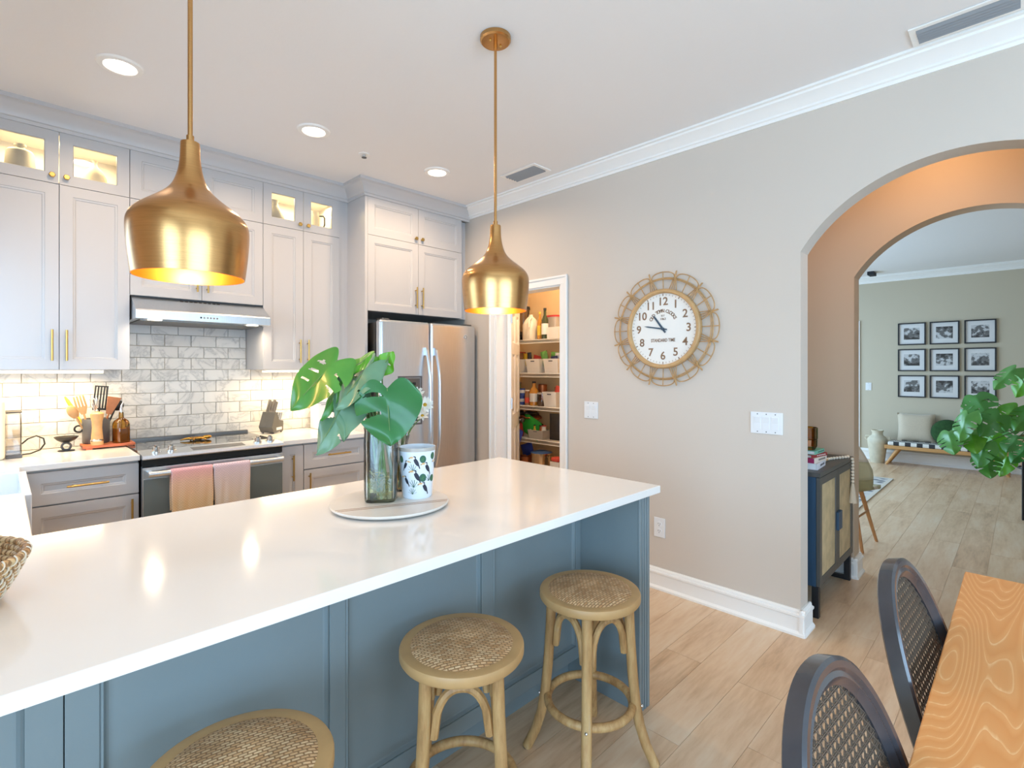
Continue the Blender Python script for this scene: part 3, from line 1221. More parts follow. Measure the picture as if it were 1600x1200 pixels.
wall_unit('wall_cabinet', 'small white cabinet with gold knobs under the ceiling above the refrigerator', 1.960, 2.875, ZR, ZT, YF, 'shaker', 'knob')
one(box(1.938, 1.960, YF, YB - 0.002, 0, ZT), 'side_gable', 'cabinet_white', 'tall white side panel beside the refrigerator', 'panel')
one(box(2.875, XR - 0.001, YF + 0.05, YF + 0.07, 1.832, ZT), 'filler_strip', 'cabinet_white', 'narrow white filler strip between refrigerator cabinet and wall', 'panel')
one(box(XE, 1.938, YU + 0.012, YU + 0.03, ZB, ZT), 'filler_strip', 'cabinet_white', 'narrow white filler strip between wall cabinet and tall panel', 'panel')

# crown over the cabinets, following the step of the refrigerator cabinet
CC = [(0, -0.115), (0.010, -0.115), (0.012, -0.098), (0.020, -0.094), (0.024, -0.074), (0.040, -0.052), (0.058, -0.034), (0.066, -0.026), (0.080, -0.022), (0.080, 0), (0, 0)]


def crown_path(pts, name):
    """sweep the crown along cabinet fronts: pts = [(x, y, outward x, outward y)] with mitred corners"""
    m = MB()
    n = len(CC)
    v = []
    for x, y, ox, oy in pts:
        v += [(x + ox * d, y + oy * d, H + z) for d, z in CC]
    f = []
    for i in range(len(pts) - 1):
        for k in range(n):
            k2 = (k + 1) % n
            f.append((i * n + k, i * n + k2, (i + 1) * n + k2, (i + 1) * n + k))
    f.append(tuple(range(n)))
    f.append(tuple((len(pts) - 1) * n + k for k in range(n)))
    m.add(v, f)
    return struct(m, name, 'cabinet_white', smooth=30)


crown_path([(XA - 0.5, YU, 0, -1), (1.938, YU, -1, -1), (1.938, YF, -1, -1), (XR, YF, 0, -1)], 'trim_6')
tf = MB().box(XA, XE + 0.07, YU + 0.006, YU + 0.03, ZT, H - 0.1)
tf.box(1.938, XR - 0.001, YF + 0.006, YF + 0.03, ZT, H - 0.1)
struct(tf, 'trim_7', 'cabinet_white', merge=False)

# jars in the glass cabinets
zj = ZR + 0.016


def jar(label, x, y, prof, material='ceramic_grey', name='vase', handle=None, group=None):
    t = thing(name, label, 'vase', (x, y, zj))
    MB().lathe(prof, n=28).build('body', material, t, smooth=45)
    if handle:
        MB().tube(handle, 0.006, 8).build('handle', 'black_plastic', t, smooth=40)
    return t


jar('squat grey lidded jar behind the leftmost lit glass door', 0.078, 3.89, [(0, 0), (0.070, 0), (0.068, 0.02), (0.058, 0.150), (0.050, 0.162), (0.022, 0.168), (0.020, 0.182), (0.026, 0.186), (0.026, 0.196), (0, 0.196)])
jar('pale domed bottle vase behind the second lit glass door', 0.398, 3.89, [(0, 0), (0.062, 0), (0.062, 0.05), (0.054, 0.10), (0.036, 0.14), (0.012, 0.163), (0.009, 0.185), (0.016, 0.196), (0.010, 0.196), (0, 0.19)], 'vase_cream')
jar('grey flared jug behind the left door of the cabinet beside the refrigerator', 1.418, 3.89, [(0, 0), (0.082, 0), (0.080, 0.06), (0.062, 0.115), (0.036, 0.155), (0.030, 0.18), (0.034, 0.20), (0.028, 0.20), (0, 0.19)])
jar('pale handled pitcher behind the right door of the cabinet beside the refrigerator', 1.715, 3.89, [(0, 0), (0.044, 0), (0.046, 0.02), (0.045, 0.14), (0.036, 0.166), (0.038, 0.182), (0.030, 0.182), (0, 0.17)], 'vase_cream', 'pitcher',
    [(0.04, -0.015, 0.155), (0.070, -0.02, 0.158), (0.080, -0.022, 0.145), (0.080, -0.022, 0.09), (0.070, -0.02, 0.068), (0.04, -0.015, 0.065)])
for xa, xb in ((XA, XB), (XC, XE)):
    lamp_disk('cabinet_lamp', ((xa + xb) / 2, YB - 0.20, ZT - 0.022), 5.0, (1.0, 0.78, 0.40), xb - xa - 0.08, sy=0.12)

# light bars under the wall cabinets
for xa, xb, lb in ((-0.08, 0.435, 'white LED light bar under the cabinet above the utensil crock'), (1.34, 1.86, 'white LED light bar under the cabinet beside the refrigerator')):
    t = thing('light_bar', lb, 'light', ((xa + xb) / 2, 3.87, ZB))
    box(xa, xb, 3.84, 3.90, ZB - 0.008, ZB - 0.0005).build('housing', 'white_plastic', t, world=True)
    box(xa + 0.004, xb - 0.004, 3.838, 3.902, ZB - 0.019, ZB - 0.008).build('diffuser', 'led_warm', t, world=True)
    lamp_disk('light_bar_lamp', ((xa + xb) / 2, 3.93, ZB - 0.03), 4.0, (1.0, 0.72, 0.38), xb - xa, sy=0.04)

# base cabinets
ZC = 0.885


def base_unit(label, x0, x1, drawer, handle_side):
    t = thing('base_cabinet', label, 'cabinet', ((x0 + x1) / 2, 3.78, 0))
    m = MB().box(x0 + 0.001, x1 - 0.001, 3.492, YB - 0.002, 0.10, ZC)
    m.box(x0 + 0.001, x1 - 0.001, 3.55, YB - 0.002, 0.0, 0.10)
    m.build('body', 'cabinet_white', t, world=True, merge=False)
    zt = ZC - 0.012
    if drawer:
        d = cab_door(t, x0, x1, 0.705, zt, 3.47, name='drawer')
        pull(d, (x0 + x1) / 2 + 0.01, 0.79, 3.47, False, 0.17)
        zt = 0.700
    d = cab_door(t, x0, x1, 0.105, zt, 3.47)
    hx = x1 - 0.034 if handle_side > 0 else x0 + 0.034
    if not drawer:
        hx = (x0 + x1) / 2
    pull(d, hx, zt - 0.105 if drawer else zt - 0.145, 3.47, True)
    return t


base_unit('white base cabinet with gold-handled drawer, between sink counter and range', 0.086, 0.545, True, 1)
base_unit('narrow white pull-out base cabinet immediately beside the range', 1.309, 1.462, False, 1)
base_unit('white base cabinet with gold-handled drawer behind the glass vase, beside refrigerator', 1.464, 1.936, True, -1)
sk = thing('sink_cabinet', 'white sink base cabinet run under the counter by the window', 'cabinet', (-0.3, 2.9, 0))
m = MB().box(-0.615, 0.04, 2.02, 2.70, 0.10, ZC)
m.box(-0.615, 0.04, 2.70, 3.38, 0.10, 0.62)
m.box(-0.615, 0.04, 3.38, 4.115, 0.10, ZC)
m.box(-0.615, -0.02, 2.02, 4.115, 0, 0.10)
m.build('body', 'cabinet_white', sk, world=True, merge=False)
m = MB().box(0.04, 0.060, 2.03, 2.69, 0.11, 0.87)
m.build('door', 'cabinet_white', sk, world=True, bevel=0.003)
box(0.04, 0.060, 2.71, 3.37, 0.11, 0.61).build('door', 'cabinet_white', sk, world=True, bevel=0.003)
box(0.04, 0.060, 3.39, 3.468, 0.11, 0.87).build('filler', 'cabinet_white', sk, world=True)

# worktops
w = MB()
w.prism([(-0.618, 2.001), (0.066, 2.001), (0.066, 2.72), (-0.45, 2.72), (-0.45, 3.36), (0.066, 3.36), (0.066, 3.45), (0.548, 3.45), (0.548, YB - 0.002), (-0.618, YB - 0.002)], 'z', 0.885, 0.915)
one(w, 'countertop', 'quartz', 'white quartz countertop along the sink and the wall beside the range', 'countertop', bevel=0.003)
one(box(1.308, 1.936, 3.45, YB - 0.002, 0.885, 0.915), 'countertop', 'quartz', 'white quartz countertop between range and refrigerator under the knife block', 'countertop', bevel=0.003)
isl = MB().box(-0.618, 1.905, 1.048, 2.0, 0.885, 0.915)
one(isl, 'island_countertop', 'quartz', 'large glossy white quartz top on the blue island', 'countertop', bevel=0.003)

# farmhouse sink
s = thing('farmhouse_sink', 'white farmhouse sink with apron in the counter left of the drawers', 'sink', (-0.18, 3.04, 0.64))
m = MB()
x0, x1, y0, y1, z0, z1 = -0.448, 0.088, 2.722, 3.358, 0.64, 0.905
m.box(x0, x1, y0, y0 + 0.022, z0, z1)
m.box(x0, x1, y1 - 0.022, y1, z0, z1)
m.box(x0, x0 + 0.022, y0 + 0.022, y1 - 0.022, z0, z1)
m.box(x1 - 0.028, x1, y0 + 0.022, y1 - 0.022, z0, z1)
m.box(x0 + 0.022, x1 - 0.028, y0 + 0.022, y1 - 0.022, z0, z0 + 0.022)
m.build('basin', 'sink_white', s, world=True, merge=False, bevel=0.004)
MB().lathe([(0, 0.004), (0.03, 0.004), (0.036, 0.0), (0, 0)], (-0.18, 3.04, z0 + 0.0225), 20).build('drain', 'chrome', s, world=True, smooth=40)

# ================================================================== range
RX0, RX1 = 0.551, 1.305
t = thing('range', 'stainless steel slide-in electric range under the hood', 'range', ((RX0 + RX1) / 2, 3.75, 0))
box(RX0 + 0.004, RX1 - 0.004, 3.47, 4.10, 0.02, 0.905).build('body', 'steel_dark', t, world=True)
box(RX0 - 0.0, RX1 + 0.0, 3.555, 4.085, 0.906, 0.921).build('cooktop', 'black_glass', t, world=True, bevel=0.003)
m = MB().prism([(3.405, 0.890), (3.400, 0.896), (3.405, 0.912), (3.553, 0.926), (3.553, 0.905), (3.47, 0.890)], 'x', RX0, RX1)
cp = m.build('control_panel', 'steel', t, world=True)
sl = math.atan2(0.014, 0.148)
nx = Vector((0, -math.sin(sl), math.cos(sl)))


def on_panel(x, k):
    return Vector((x, 3.405 + 0.148 * k, 0.912 + 0.014 * k))


q = MB()
v4 = [on_panel(0.80, 0.22), on_panel(1.085, 0.22), on_panel(1.085, 0.72), on_panel(0.80, 0.72)]
q.add([p + nx * 0.0012 for p in v4] + [p - nx * 0.002 for p in v4], [(0, 1, 2, 3), (0, 1, 5, 4), (1, 2, 6, 5), (2, 3, 7, 6), (3, 0, 4, 7)])
q.build('display', 'grey_plastic', cp, world=True)
for x in (0.625, 0.70, 1.17, 1.245):
    kq = MB()
    p = on_panel(x, 0.5)
    kq.cyl(p - nx * 0.002, p + nx * 0.007, 0.026, n=20)
    kq.cyl(p + nx * 0.007, p + nx * 0.030, 0.019, 0.016, n=20)
    kq.box(p.x - 0.004, p.x + 0.004, p.y - 0.017, p.y + 0.017, p.z + 0.028, p.z + 0.038)
    kq.build('knob', 'chrome', t, world=True, smooth=35)
box(RX0 + 0.002, RX1 - 0.002, 3.425, 3.47, 0.850, 0.889).build('vent_band', 'black_glass', t, world=True)
od = box(RX0 + 0.002, RX1 - 0.002, 3.415, 3.468, 0.20, 0.845).build('oven_door', 'steel', t, world=True, bevel=0.003)
box(RX0 + 0.006, RX1 - 0.006, 3.408, 3.4145, 0.25, 0.782).build('window', 'oven_glass_reflect', od, world=True, bevel=0.002)
hd = MB().cyl((RX0 + 0.02, 3.362, 0.815), (RX1 - 0.02, 3.362, 0.815), 0.0155, n=16)
for x in (RX0 + 0.03, RX1 - 0.03):
    hd.box(x - 0.012, x + 0.012, 3.362, 3.415, 0.804, 0.826)
hd.build('handle', 'steel', od, world=True, smooth=40)
box(RX0 + 0.002, RX1 - 0.002, 3.415, 3.468, 0.02, 0.19).build('bottom_drawer', 'steel', t, world=True, bevel=0.003)
box(RX0, RX1, 4.0855, 4.108, 0.906, 0.938).build('rear_trim', 'steel_dark', t, world=True, bevel=0.003)
for cx, cy, r in ((0.72, 3.68, 0.10), (0.72, 3.93, 0.075), (1.13, 3.68, 0.075), (1.13, 3.93, 0.10)):
    MB().lathe([(r - 0.003, 0.0006), (r, 0.0006), (r, 0), (r - 0.003, 0)], (cx, cy, 0.9212), 40).build('burner_ring', 'grey_plastic', t, world=True)

# gold animal-shaped spoon rest
g = thing('spoon_rest', 'small gold-brown metal ornament lying on the black cooktop', 'spoon rest', (0.925, 3.86, 0.9215))
m = MB().ball((0, 0, 0.012), (0.055, 0.026, 0.012), 16, 8)
m.ball((0.05, -0.005, 0.016), (0.03, 0.02, 0.014), 12, 8)
m.build('body', 'gold_metal', g, smooth=60)
for a, b in ((-0.03, 0.045), (0.015, 0.05), (-0.035, -0.045), (0.02, -0.05)):
    MB().tube([(a * 0.6, b * 0.3, 0.012), (a, b * 0.8, 0.014), (a * 1.3 + 0.008, b * 1.15, 0.006)], [0.008, 0.007, 0.005], 8).build('leg', 'gold_metal', g, smooth=60)
MB().tube([(-0.045, 0, 0.014), (-0.075, 0.008, 0.012), (-0.10, 0.0, 0.006)], [0.009, 0.006, 0.003], 8).build('tail', 'gold_metal', g, smooth=60)


# towels over the oven handle
def towel(label, x0, x1, material, zlow, zback, ph):
    m = MB()
    prof = []
    r = 0.0185
    n = 26
    for i in range(n + 1):
        prof.append((0.0 - r, zlow + (0.815 - zlow) * i / n))
    for i in range(1, 9):
        a = PI - PI * i / 8
        prof.append((r * math.cos(a), 0.815 + r * math.sin(a)))
    for i in range(1, 12):
        prof.append((r, 0.815 - (0.815 - zback) * i / 11))
    nx_ = 22
    vv, ff = [], []
    for j, (d, z) in enumerate(prof):
        for k in range(nx_ + 1):
            f = k / nx_
            x = x0 + (x1 - x0) * f
            drop = min(1.0, max(0.0, (0.815 - z) / 0.2))
            wob = 0.006 * drop * math.sin(f * 9 + ph + 2.0 * drop) + 0.004 * drop * math.sin(f * 17 + ph)
            wob = -abs(wob) if d < 0 else 0.35 * abs(wob)
            x += 0.006 * drop * math.sin(3 * drop + ph) * (f - 0.5)
            vv.append((x, 3.362 + d + wob, z - 0.006 * math.sin(f * 6 + ph) * drop))
    w_ = nx_ + 1
    for j in range(len(prof) - 1):
        for k in range(nx_):
            ff.append((j * w_ + k, j * w_ + k + 1, (j + 1) * w_ + k + 1, (j + 1) * w_ + k))
    m.add(vv, ff)
    me = m.mesh('tea_towel', 60)
    o = bpy.data.objects.new('tea_towel', me)
    me.materials.append(MATS[material])
    COL.objects.link(o)
    sd = o.modifiers.new('cloth', 'SOLIDIFY')
    sd.thickness = 0.003
    sd.offset = -1.0
    return tag(o, label, 'towel')


towel('pink waffle tea towel fading to tan on the oven handle', 0.672, 0.878, 'towel_pink', 0.50, 0.60, 0.4)
towel('pale mauve waffle tea towel on the oven handle, nearer the refrigerator', 0.884, 1.082, 'towel_mauve', 0.52, 0.62, 2.1)

# ================================================================== range hood
hx0, hx1 = 0.553, 1.2985
t = thing('range_hood', 'stainless steel range hood under the short cabinet', 'range hood', ((hx0 + hx1) / 2, YB, 1.684))
m = MB().prism([(YB - 0.012, 1.83), (YU + 0.022, 1.83), (YU + 0.004, 1.822), (3.625, 1.74), (3.62, 1.732), (3.62, 1.686), (3.64, 1.684), (YB - 0.012, 1.684)], 'x', hx0, hx1)
m.build('canopy', 'steel', t, world=True)
box(hx0 + 0.03, hx1 - 0.03, 3.68, YB - 0.03, 1.678, 1.6838).build('filter_panel', 'steel_dark', t, world=True)
for x in (hx0 + 0.10, hx1 - 0.10):
    MB().lathe([(0, -0.004), (0.034, -0.004), (0.036, 0), (0, 0)], (x, 3.665, 1.6835), 20).build('lamp_lens', 'hood_lens', t, world=True)
    lamp_disk('hood_lamp', (x, 3.70, 1.672), 1.1, (1.0, 0.82, 0.58), 0.06)
for k in range(9):
    x = 0.80 + k * 0.026
    q = MB().box(x, x + 0.016, -0.001, 0.001, -0.003, 0.003)
    q.xf(Matrix.Translation((0, YU - 0.012, 1.8145)) @ Matrix.Rotation(rad(-32), 4, 'X'))
    q.build('vent_slot', 'black_plastic', t, world=True)
for k in range(6):
    x = 0.885 + k * 0.018
    MB().lathe([(0, -0.002), (0.005, -0.002), (0.006, 0), (0, 0)], (x, 3.6205, 1.709), 12, 'y').build('button', 'black_plastic' if k == 0 else 'chrome', t, world=True)

# ================================================================== refrigerator
fx0, fx1, fm = 1.985, 2.915, 2.437
FZ = 1.76
t = thing('refrigerator', 'stainless steel side-by-side refrigerator with ice dispenser', 'refrigerator', ((fx0 + fx1) / 2, 3.76, 0))
box(fx0 + 0.006, fx1 - 0.006, 3.445, 4.09, 0.02, FZ - 0.02).build('body', 'steel_dark', t, world=True)
ld = box(fx0, fm - 0.004, 3.36, 3.435, 0.06, FZ).build('door', 'steel', t, world=True, bevel=0.022, seg=5)
rd = box(fm + 0.004, fx1, 3.36, 3.435, 0.06, FZ).build('door', 'steel', t, world=True, bevel=0.022, seg=5)
for d, x in ((ld, fm - 0.045), (rd, fm + 0.045)):
    pts = []
    for i in range(15):
        f = i / 14
        pts.append((x, 3.358 - 0.062 * min(1.0, 4.2 * f * (1 - f) + 0.25) , 0.62 + 0.92 * f))
    hm = MB().tube(pts, 0.013, 10)
    for z in (0.632, 1.528):
        hm.box(x - 0.014, x + 0.014, 3.335, 3.362, z - 0.03, z + 0.03)
    hm.build('handle', 'steel', d, world=True, smooth=40)
dx0, dx1 = 2.135, 2.355
dp = MB().loops(dx0, dx1, 0.955, 1.335, 3.3575, [(0, 0), (0.012, 0), (0.02, 0.012)], back=0.005)
d1 = dp.build('dispenser', 'grey_plastic', ld, world=True)
box(dx0 + 0.02, dx1 - 0.02, 3.354, 3.3565, 1.20, 1.318).build('control_screen', 'steel_dark', t, world=True)
box(2.262, 2.292, 3.352, 3.3538, 1.262, 1.286).build('display', 'black_plastic', t, world=True)
box(dx0 + 0.025, dx1 - 0.025, 3.352, 3.357, 0.985, 1.185).build('dispenser_recess', 'black_plastic', t, world=True)
MB().lathe([(0, -0.002), (0.019, -0.002), (0.021, 0), (0, 0)], (2.80, 3.3598, FZ - 0.10), 24, 'y').build('emblem', 'chrome', rd, world=True)
MB().lathe([(0.011, -0.0035), (0.014, -0.0035), (0.014, -0.002), (0.011, -0.002)], (2.80, 3.3598, FZ - 0.10), 20, 'y').build('emblem_ring', 'grey_plastic', rd, world=True)
for x in (fx0 + 0.03, fx1 - 0.09):
    box(x, x + 0.06, 3.38, 3.47, FZ - 0.018, FZ + 0.012).build('hinge_cover', 'steel_dark', t, world=True, bevel=0.004)

# ================================================================== island
t = thing('kitchen_island', 'blue-grey panelled kitchen island base with bar overhang', 'kitchen island', (0.65, 1.5, 0))
box(-0.615, 1.82, 1.46, 1.97, 0.0, 0.884).build('body', 'island_blue', t, world=True)
xs_p = [(-0.60, 0.034), (0.150, 0.660), (0.708, 1.233), (1.290, 1.784)]
for a, b in xs_p:
    m = MB().loops(a, b, 0.174, 0.884, 1.392, [(0.0, 0), (0.006, -0.004), (0.012, 0.006), (0.016, 0.008)], back=0.04)
    m.build('panel', 'island_blue', t, world=True)
for a, b in ((0.034, 0.0918), (0.0936, 0.150), (0.660, 0.708), (1.233, 1.290), (1.784, 1.820)):
    box(a, b, 1.388, 1.46, 0.174, 0.884).build('stile', 'island_blue', t, world=True, bevel=0.0015)
for a, b in ((-0.60, 0.0918), (0.0936, 1.820)):
    box(a, b, 1.388, 1.46, 0.117, 0.174).build('bottom_rail', 'island_blue', t, world=True, bevel=0.002)
box(1.822, 1.898, 1.103, 1.97, 0.0, 0.884).build('end_panel', 'island_blue', t, world=True)
for a, b in ((1.821, 1.838), (1.843, 1.856), (1.861, 1.875), (1.880, 1.899)):
    box(a, b, 1.094, 1.103, 0.0, 0.884).build('flute', 'island_blue', t, world=True, bevel=0.002)


# ================================================================== bar stools
def make_stool():
    t = thing('bar_stool', '', 'stool')
    sr = MB().lathe([(0.142, 0.580), (0.142, 0.597), (0.146, 0.601), (0.170, 0.602), (0.1765, 0.600), (0.179, 0.595), (0.179, 0.577), (0.175, 0.571), (0.146, 0.570), (0.142, 0.580)], n=56)
    sr.build('seat_ring', 'oak_ring', t, smooth=40)
    MB().lathe([(0, 0.614), (0.05, 0.6135), (0.10, 0.611), (0.13, 0.607), (0.147, 0.601), (0.147, 0.590), (0, 0.590)], n=48).build('cane_seat', 'cane_seat', t, smooth=60)
    prof = [(0.137, 0.560), (0.142, 0.44), (0.150, 0.32), (0.160, 0.22), (0.174, 0.14), (0.196, 0.07), (0.228, 0.002)]
    for k in range(4):
        a = rad(90 * k)
        ca, sa = math.cos(a), math.sin(a)
        pts = []
        for i in range(len(prof) - 1):
            for f in (0, 0.5):
                r = prof[i][0] * (1 - f) + prof[i + 1][0] * f
                z = prof[i][1] * (1 - f) + prof[i + 1][1] * f
                pts.append((r * ca, r * sa, z))
        pts.append((prof[-1][0] * ca, prof[-1][0] * sa, prof[-1][1]))
        MB().tube(pts, 0.0178, 12).build('leg', 'weathered_oak', t, smooth=40)
        # bent brace from this leg up under the seat and down to the next leg
        b = rad(90 * (k + 1))
        A = Vector((0.134 * ca, 0.134 * sa, 0))
        B = Vector((0.134 * math.cos(b), 0.134 * math.sin(b), 0))
        pts = []
        for i in range(17):
            f = i / 16
            e = 0.10 + 0.80 * f
            p = A.lerp(B, e)
            u_ = 2 * f - 1
            z = 0.395 + 0.132 * math.sqrt(max(0.0, 1 - abs(u_) ** 2.3))
            pts.append((p.x, p.y, z))
        MB().tube(pts, 0.0125, 8).build('brace', 'weathered_oak', t, smooth=40)
        q = Vector((0.182 * ca, 0.182 * sa, 0.205))
        MB().ball(q, 0.0055, 10, 6).build('bolt', 'chrome', t, smooth=60)
    pts = [(0.150 * math.cos(2 * PI * i / 48), 0.150 * math.sin(2 * PI * i / 48), 0.205) for i in range(48)]
    MB().tube(pts, 0.0145, 10, closed=True).build('foot_ring', 'weathered_oak', t, smooth=40)
    return t


st = make_stool()
st['label'] = 'round cane-seat oak stool at the end of the island nearest the clock wall'
st['group'] = 'cane bar stools at the island'
st.location = (1.4975, 1.1035, 0)
st.rotation_euler = (0, 0, rad(33))
dup(st, (0.946, 1.15, 0), rad(5), 'round cane-seat oak stool, middle one of the three at the island')
dup(st, (0.335, 1.10, 0), rad(24), 'round cane-seat oak stool cut by the bottom of the picture')


# ================================================================== pendants
def make_pendant():
    t = thing('pendant_lamp', '', 'pendant light')
    MB().lathe([(0, 0), (0.066, 0), (0.066, -0.016), (0.060, -0.022), (0.0, -0.024)], n=36).build('canopy', 'brass', t, smooth=35)
    for s in (-0.03, 0.03):
        MB().ball((s, 0.0, -0.026), 0.005, 8, 6).build('screw', 'brass_pull', t, smooth=60)
    zt = -0.806
    MB().tube([(0, 0, -0.02), (0, 0, -0.40), (0, 0, zt)], 0.0062, 12).build('rod', 'brass', t, smooth=40)
    MB().lathe([(0.0, -0.02), (0.0085, -0.022), (0.0085, -0.055), (0.0, -0.056)], n=14).build('joint', 'brass', t, smooth=40)
    MB().lathe([(0.0, zt + 0.02), (0.0095, zt + 0.018), (0.0095, zt - 0.004), (0.0, zt - 0.004)], n=14).build('coupler', 'brass', t, smooth=40)
    h = 0.366
    pr = [(0.0, 0.0), (0.0215, 0.0), (0.0232, 0.004), (0.0236, 0.10), (0.0265, 0.18), (0.032, 0.25), (0.041, 0.32), (0.056, 0.375), (0.077, 0.425), (0.101, 0.475),
          (0.122, 0.52), (0.136, 0.565), (0.1425, 0.61), (0.1438, 0.65), (0.1425, 0.75), (0.138, 0.88), (0.1325, 1.0)]
    # smooth the profile
    fine = []
    for i in range(len(pr) - 1):
        for f in (0.0, 0.34, 0.67):
            fine.append((pr[i][0] * (1 - f) + pr[i + 1][0] * f, pr[i][1] * (1 - f) + pr[i + 1][1] * f))
    fine.append(pr[-1])
    for _ in range(2):
        fine = fine[:6] + [tuple((fine[i - 1][k] + 2 * fine[i][k] + fine[i + 1][k]) / 4 for k in (0, 1)) for i in range(6, len(fine) - 1)] + fine[-1:]
    outer = [(r, zt - f * h) for r, f in fine]
    inner = [(max(r - 0.0022, 0.0), zt - f * h - (0.002 if f < 0.9 else 0)) for r, f in fine]
    MB().lathe(outer + [(outer[-1][0] - 0.0011, outer[-1][1] - 0.0004), (outer[-1][0] - 0.002, outer[-1][1])], n=64).build('shade', 'brass', t, smooth=40)
    MB().lathe(inner[8:], n=64).build('shade_lining', 'brass_inner', t, smooth=60)
    MB().cyl((0, 0, zt - 0.11), (0, 0, zt - 0.19), 0.018, n=14).build('lamp_holder', 'brass_inner', t, smooth=40)
    MB().ball((0, 0, zt - 0.235), (0.03, 0.03, 0.045), 16, 12).build('bulb', 'bulb_warm', t, smooth=80)
    return t


pd = make_pendant()
pd['label'] = 'brushed brass pendant lamp over the island nearest the camera'
pd['group'] = 'brass pendant lamps over the island'
for i, (x, y) in enumerate(((0.365, 1.60), (1.500, 1.60))):
    o = pd if i == 0 else dup(pd, (x, y, H), label='brushed brass pendant lamp in front of the pantry door')
    o.location = (x, y, H)
    lamp_point('pendant_bulb_lamp', (x, y, H - 0.806 - 0.30), 3.5, (1.0, 0.60, 0.26), 0.035)

# ================================================================== wall clock
ck = thing('wall_clock', 'round wall clock with a woven rattan sunburst frame', 'clock', (XR - 0.001, 1.60, 1.641), rot=WALL_X)
MB().lathe([(0, 0), (0.236, 0), (0.236, 0.012), (0, 0.012)], n=64).build('back_board', 'rim_wood', ck, smooth=30)
MB().lathe([(0, 0.0125), (0.226, 0.0125), (0.226, 0.016), (0, 0.016)], n=64).build('face', 'clock_face', ck, smooth=30)
MB().lathe([(0.222, 0.012), (0.224, 0.034), (0.230, 0.040), (0.242, 0.040), (0.249, 0.032), (0.249, 0.002), (0.24, 0.002)], n=72).build('rim', 'rim_wood', ck, smooth=35)
for hnum in range(1, 13):
    a = rad(90 - 30 * hnum)
    r = 0.170
    text_part('numeral', str(hnum), 0.070, 'clock_print', ck, (r * math.cos(a), r * math.sin(a), 0.0166), bold=0.0011)
tk = MB()
for k in range(60):
    a = rad(6 * k)
    L = 0.010 if k % 5 else 0.014
    w_ = 0.0011 if k % 5 else 0.0028
    q = MB().box(0.206, 0.206 + L, -w_, w_, 0.0161, 0.0166)
    q.xf(Matrix.Rotation(a, 4, 'Z'))
    tk.add(q.v, q.f)
tk.build('minute_track', 'clock_print', ck)['kind'] = 'stuff'
word = 'OLD TOWN CLOCKS'
for i, chh in enumerate(word):
    if chh == ' ':
        continue
    a = rad(90 + 66 - 132 * (i + 0.5) / len(word))
    text_part('lettering', chh, 0.030, 'clock_print', ck, (0.092 * math.cos(a), 0.020 + 0.092 * math.sin(a), 0.0166), a - PI / 2, bold=0.0006)
text_part('lettering', 'EST', 0.016, 'clock_print', ck, (0, 0.082, 0.0166))
text_part('lettering', '1863', 0.020, 'clock_print', ck, (0, 0.062, 0.0166))
text_part('lettering', 'STANDARD TIME', 0.029, 'clock_print', ck, (0.0, -0.072, 0.0166), sx=0.74, bold=0.0006)
for nm, ang, L, w_ in (('hour_hand', 90 + 36.5, 0.112, 0.0055), ('minute_hand', 180 - 9.5, 0.132, 0.0038)):
    q = MB().prism([(-0.03, -w_), (0.0, -w_ * 1.2), (L * 0.8, -w_), (L, 0), (L * 0.8, w_), (0, w_ * 1.2), (-0.03, w_)], 'z', 0.0200, 0.0216)
    q.xf(Matrix.Rotation(rad(ang), 4, 'Z'))
    q.build(nm, 'clock_hand', ck)
MB().cyl((0, 0, 0.016), (0, 0, 0.026), 0.009, n=16).build('hub', 'clock_hand', ck, smooth=40)
rg = [(0.318 * math.cos(2 * PI * i / 96), 0.318 * math.sin(2 * PI * i / 96), 0.014) for i in range(96)]
MB().tube(rg, 0.0042, 8, closed=True).build('rattan_ring', 'rattan', ck, smooth=40)
rg = [(0.310 * math.cos(2 * PI * i / 96), 0.310 * math.sin(2 * PI * i / 96), 0.020) for i in range(96)]
MB().tube(rg, 0.0034, 8, closed=True).build('rattan_ring', 'rattan', ck, smooth=40)
lp = []
for i in range(15):
    f = i / 14
    a = rad(-14.5 + 29 * f)
    r = 0.322 + 0.034 * math.sqrt(max(0, 1 - abs(2 * f - 1) ** 2.6))
    lp.append((r * math.cos(a), r * math.sin(a), 0.016))
loop_o = MB().tube(lp, 0.0034, 6).build('rattan_loop', 'rattan', ck, smooth=40)
kn = MB()
for off, r0, r1 in ((-4.2, 0.247, 0.312), (-1.4, 0.247, 0.366), (1.4, 0.247, 0.363), (4.2, 0.247, 0.312)):
    a0, a1 = rad(off * 1.35), rad(off * 0.35)
    kn.tube([(r0 * math.cos(a0), r0 * math.sin(a0), 0.012), (0.318 * math.cos(a1), 0.318 * math.sin(a1), 0.022), (r1 * math.cos(a1 * 0.6), r1 * math.sin(a1 * 0.6), 0.022)], 0.003, 6)
kn.tube([(0.312, -0.012, 0.024), (0.322, 0, 0.028), (0.312, 0.012, 0.024)], 0.0038, 6)
kn.tube([(0.306, -0.010, 0.024), (0.314, 0, 0.028), (0.306, 0.010, 0.024)], 0.0038, 6)
knot_o = kn.build('rattan_knot', 'rattan', ck, smooth=40)
spk_o = MB().tube([(0.247, 0, 0.012), (0.36, 0, 0.018)], 0.0030, 6).build('rattan_spoke', 'rattan', ck, smooth=40)
for k in range(12):
    for src, off in ((loop_o, 0.0), (knot_o, 15.0), (spk_o, 0.0)):
        if k == 0:
            src.rotation_euler = (0, 0, rad(off))
        else:
            c = src.copy()
            COL.objects.link(c)
            c.parent = ck
            c.rotation_euler = (0, 0, rad(30 * k + off))


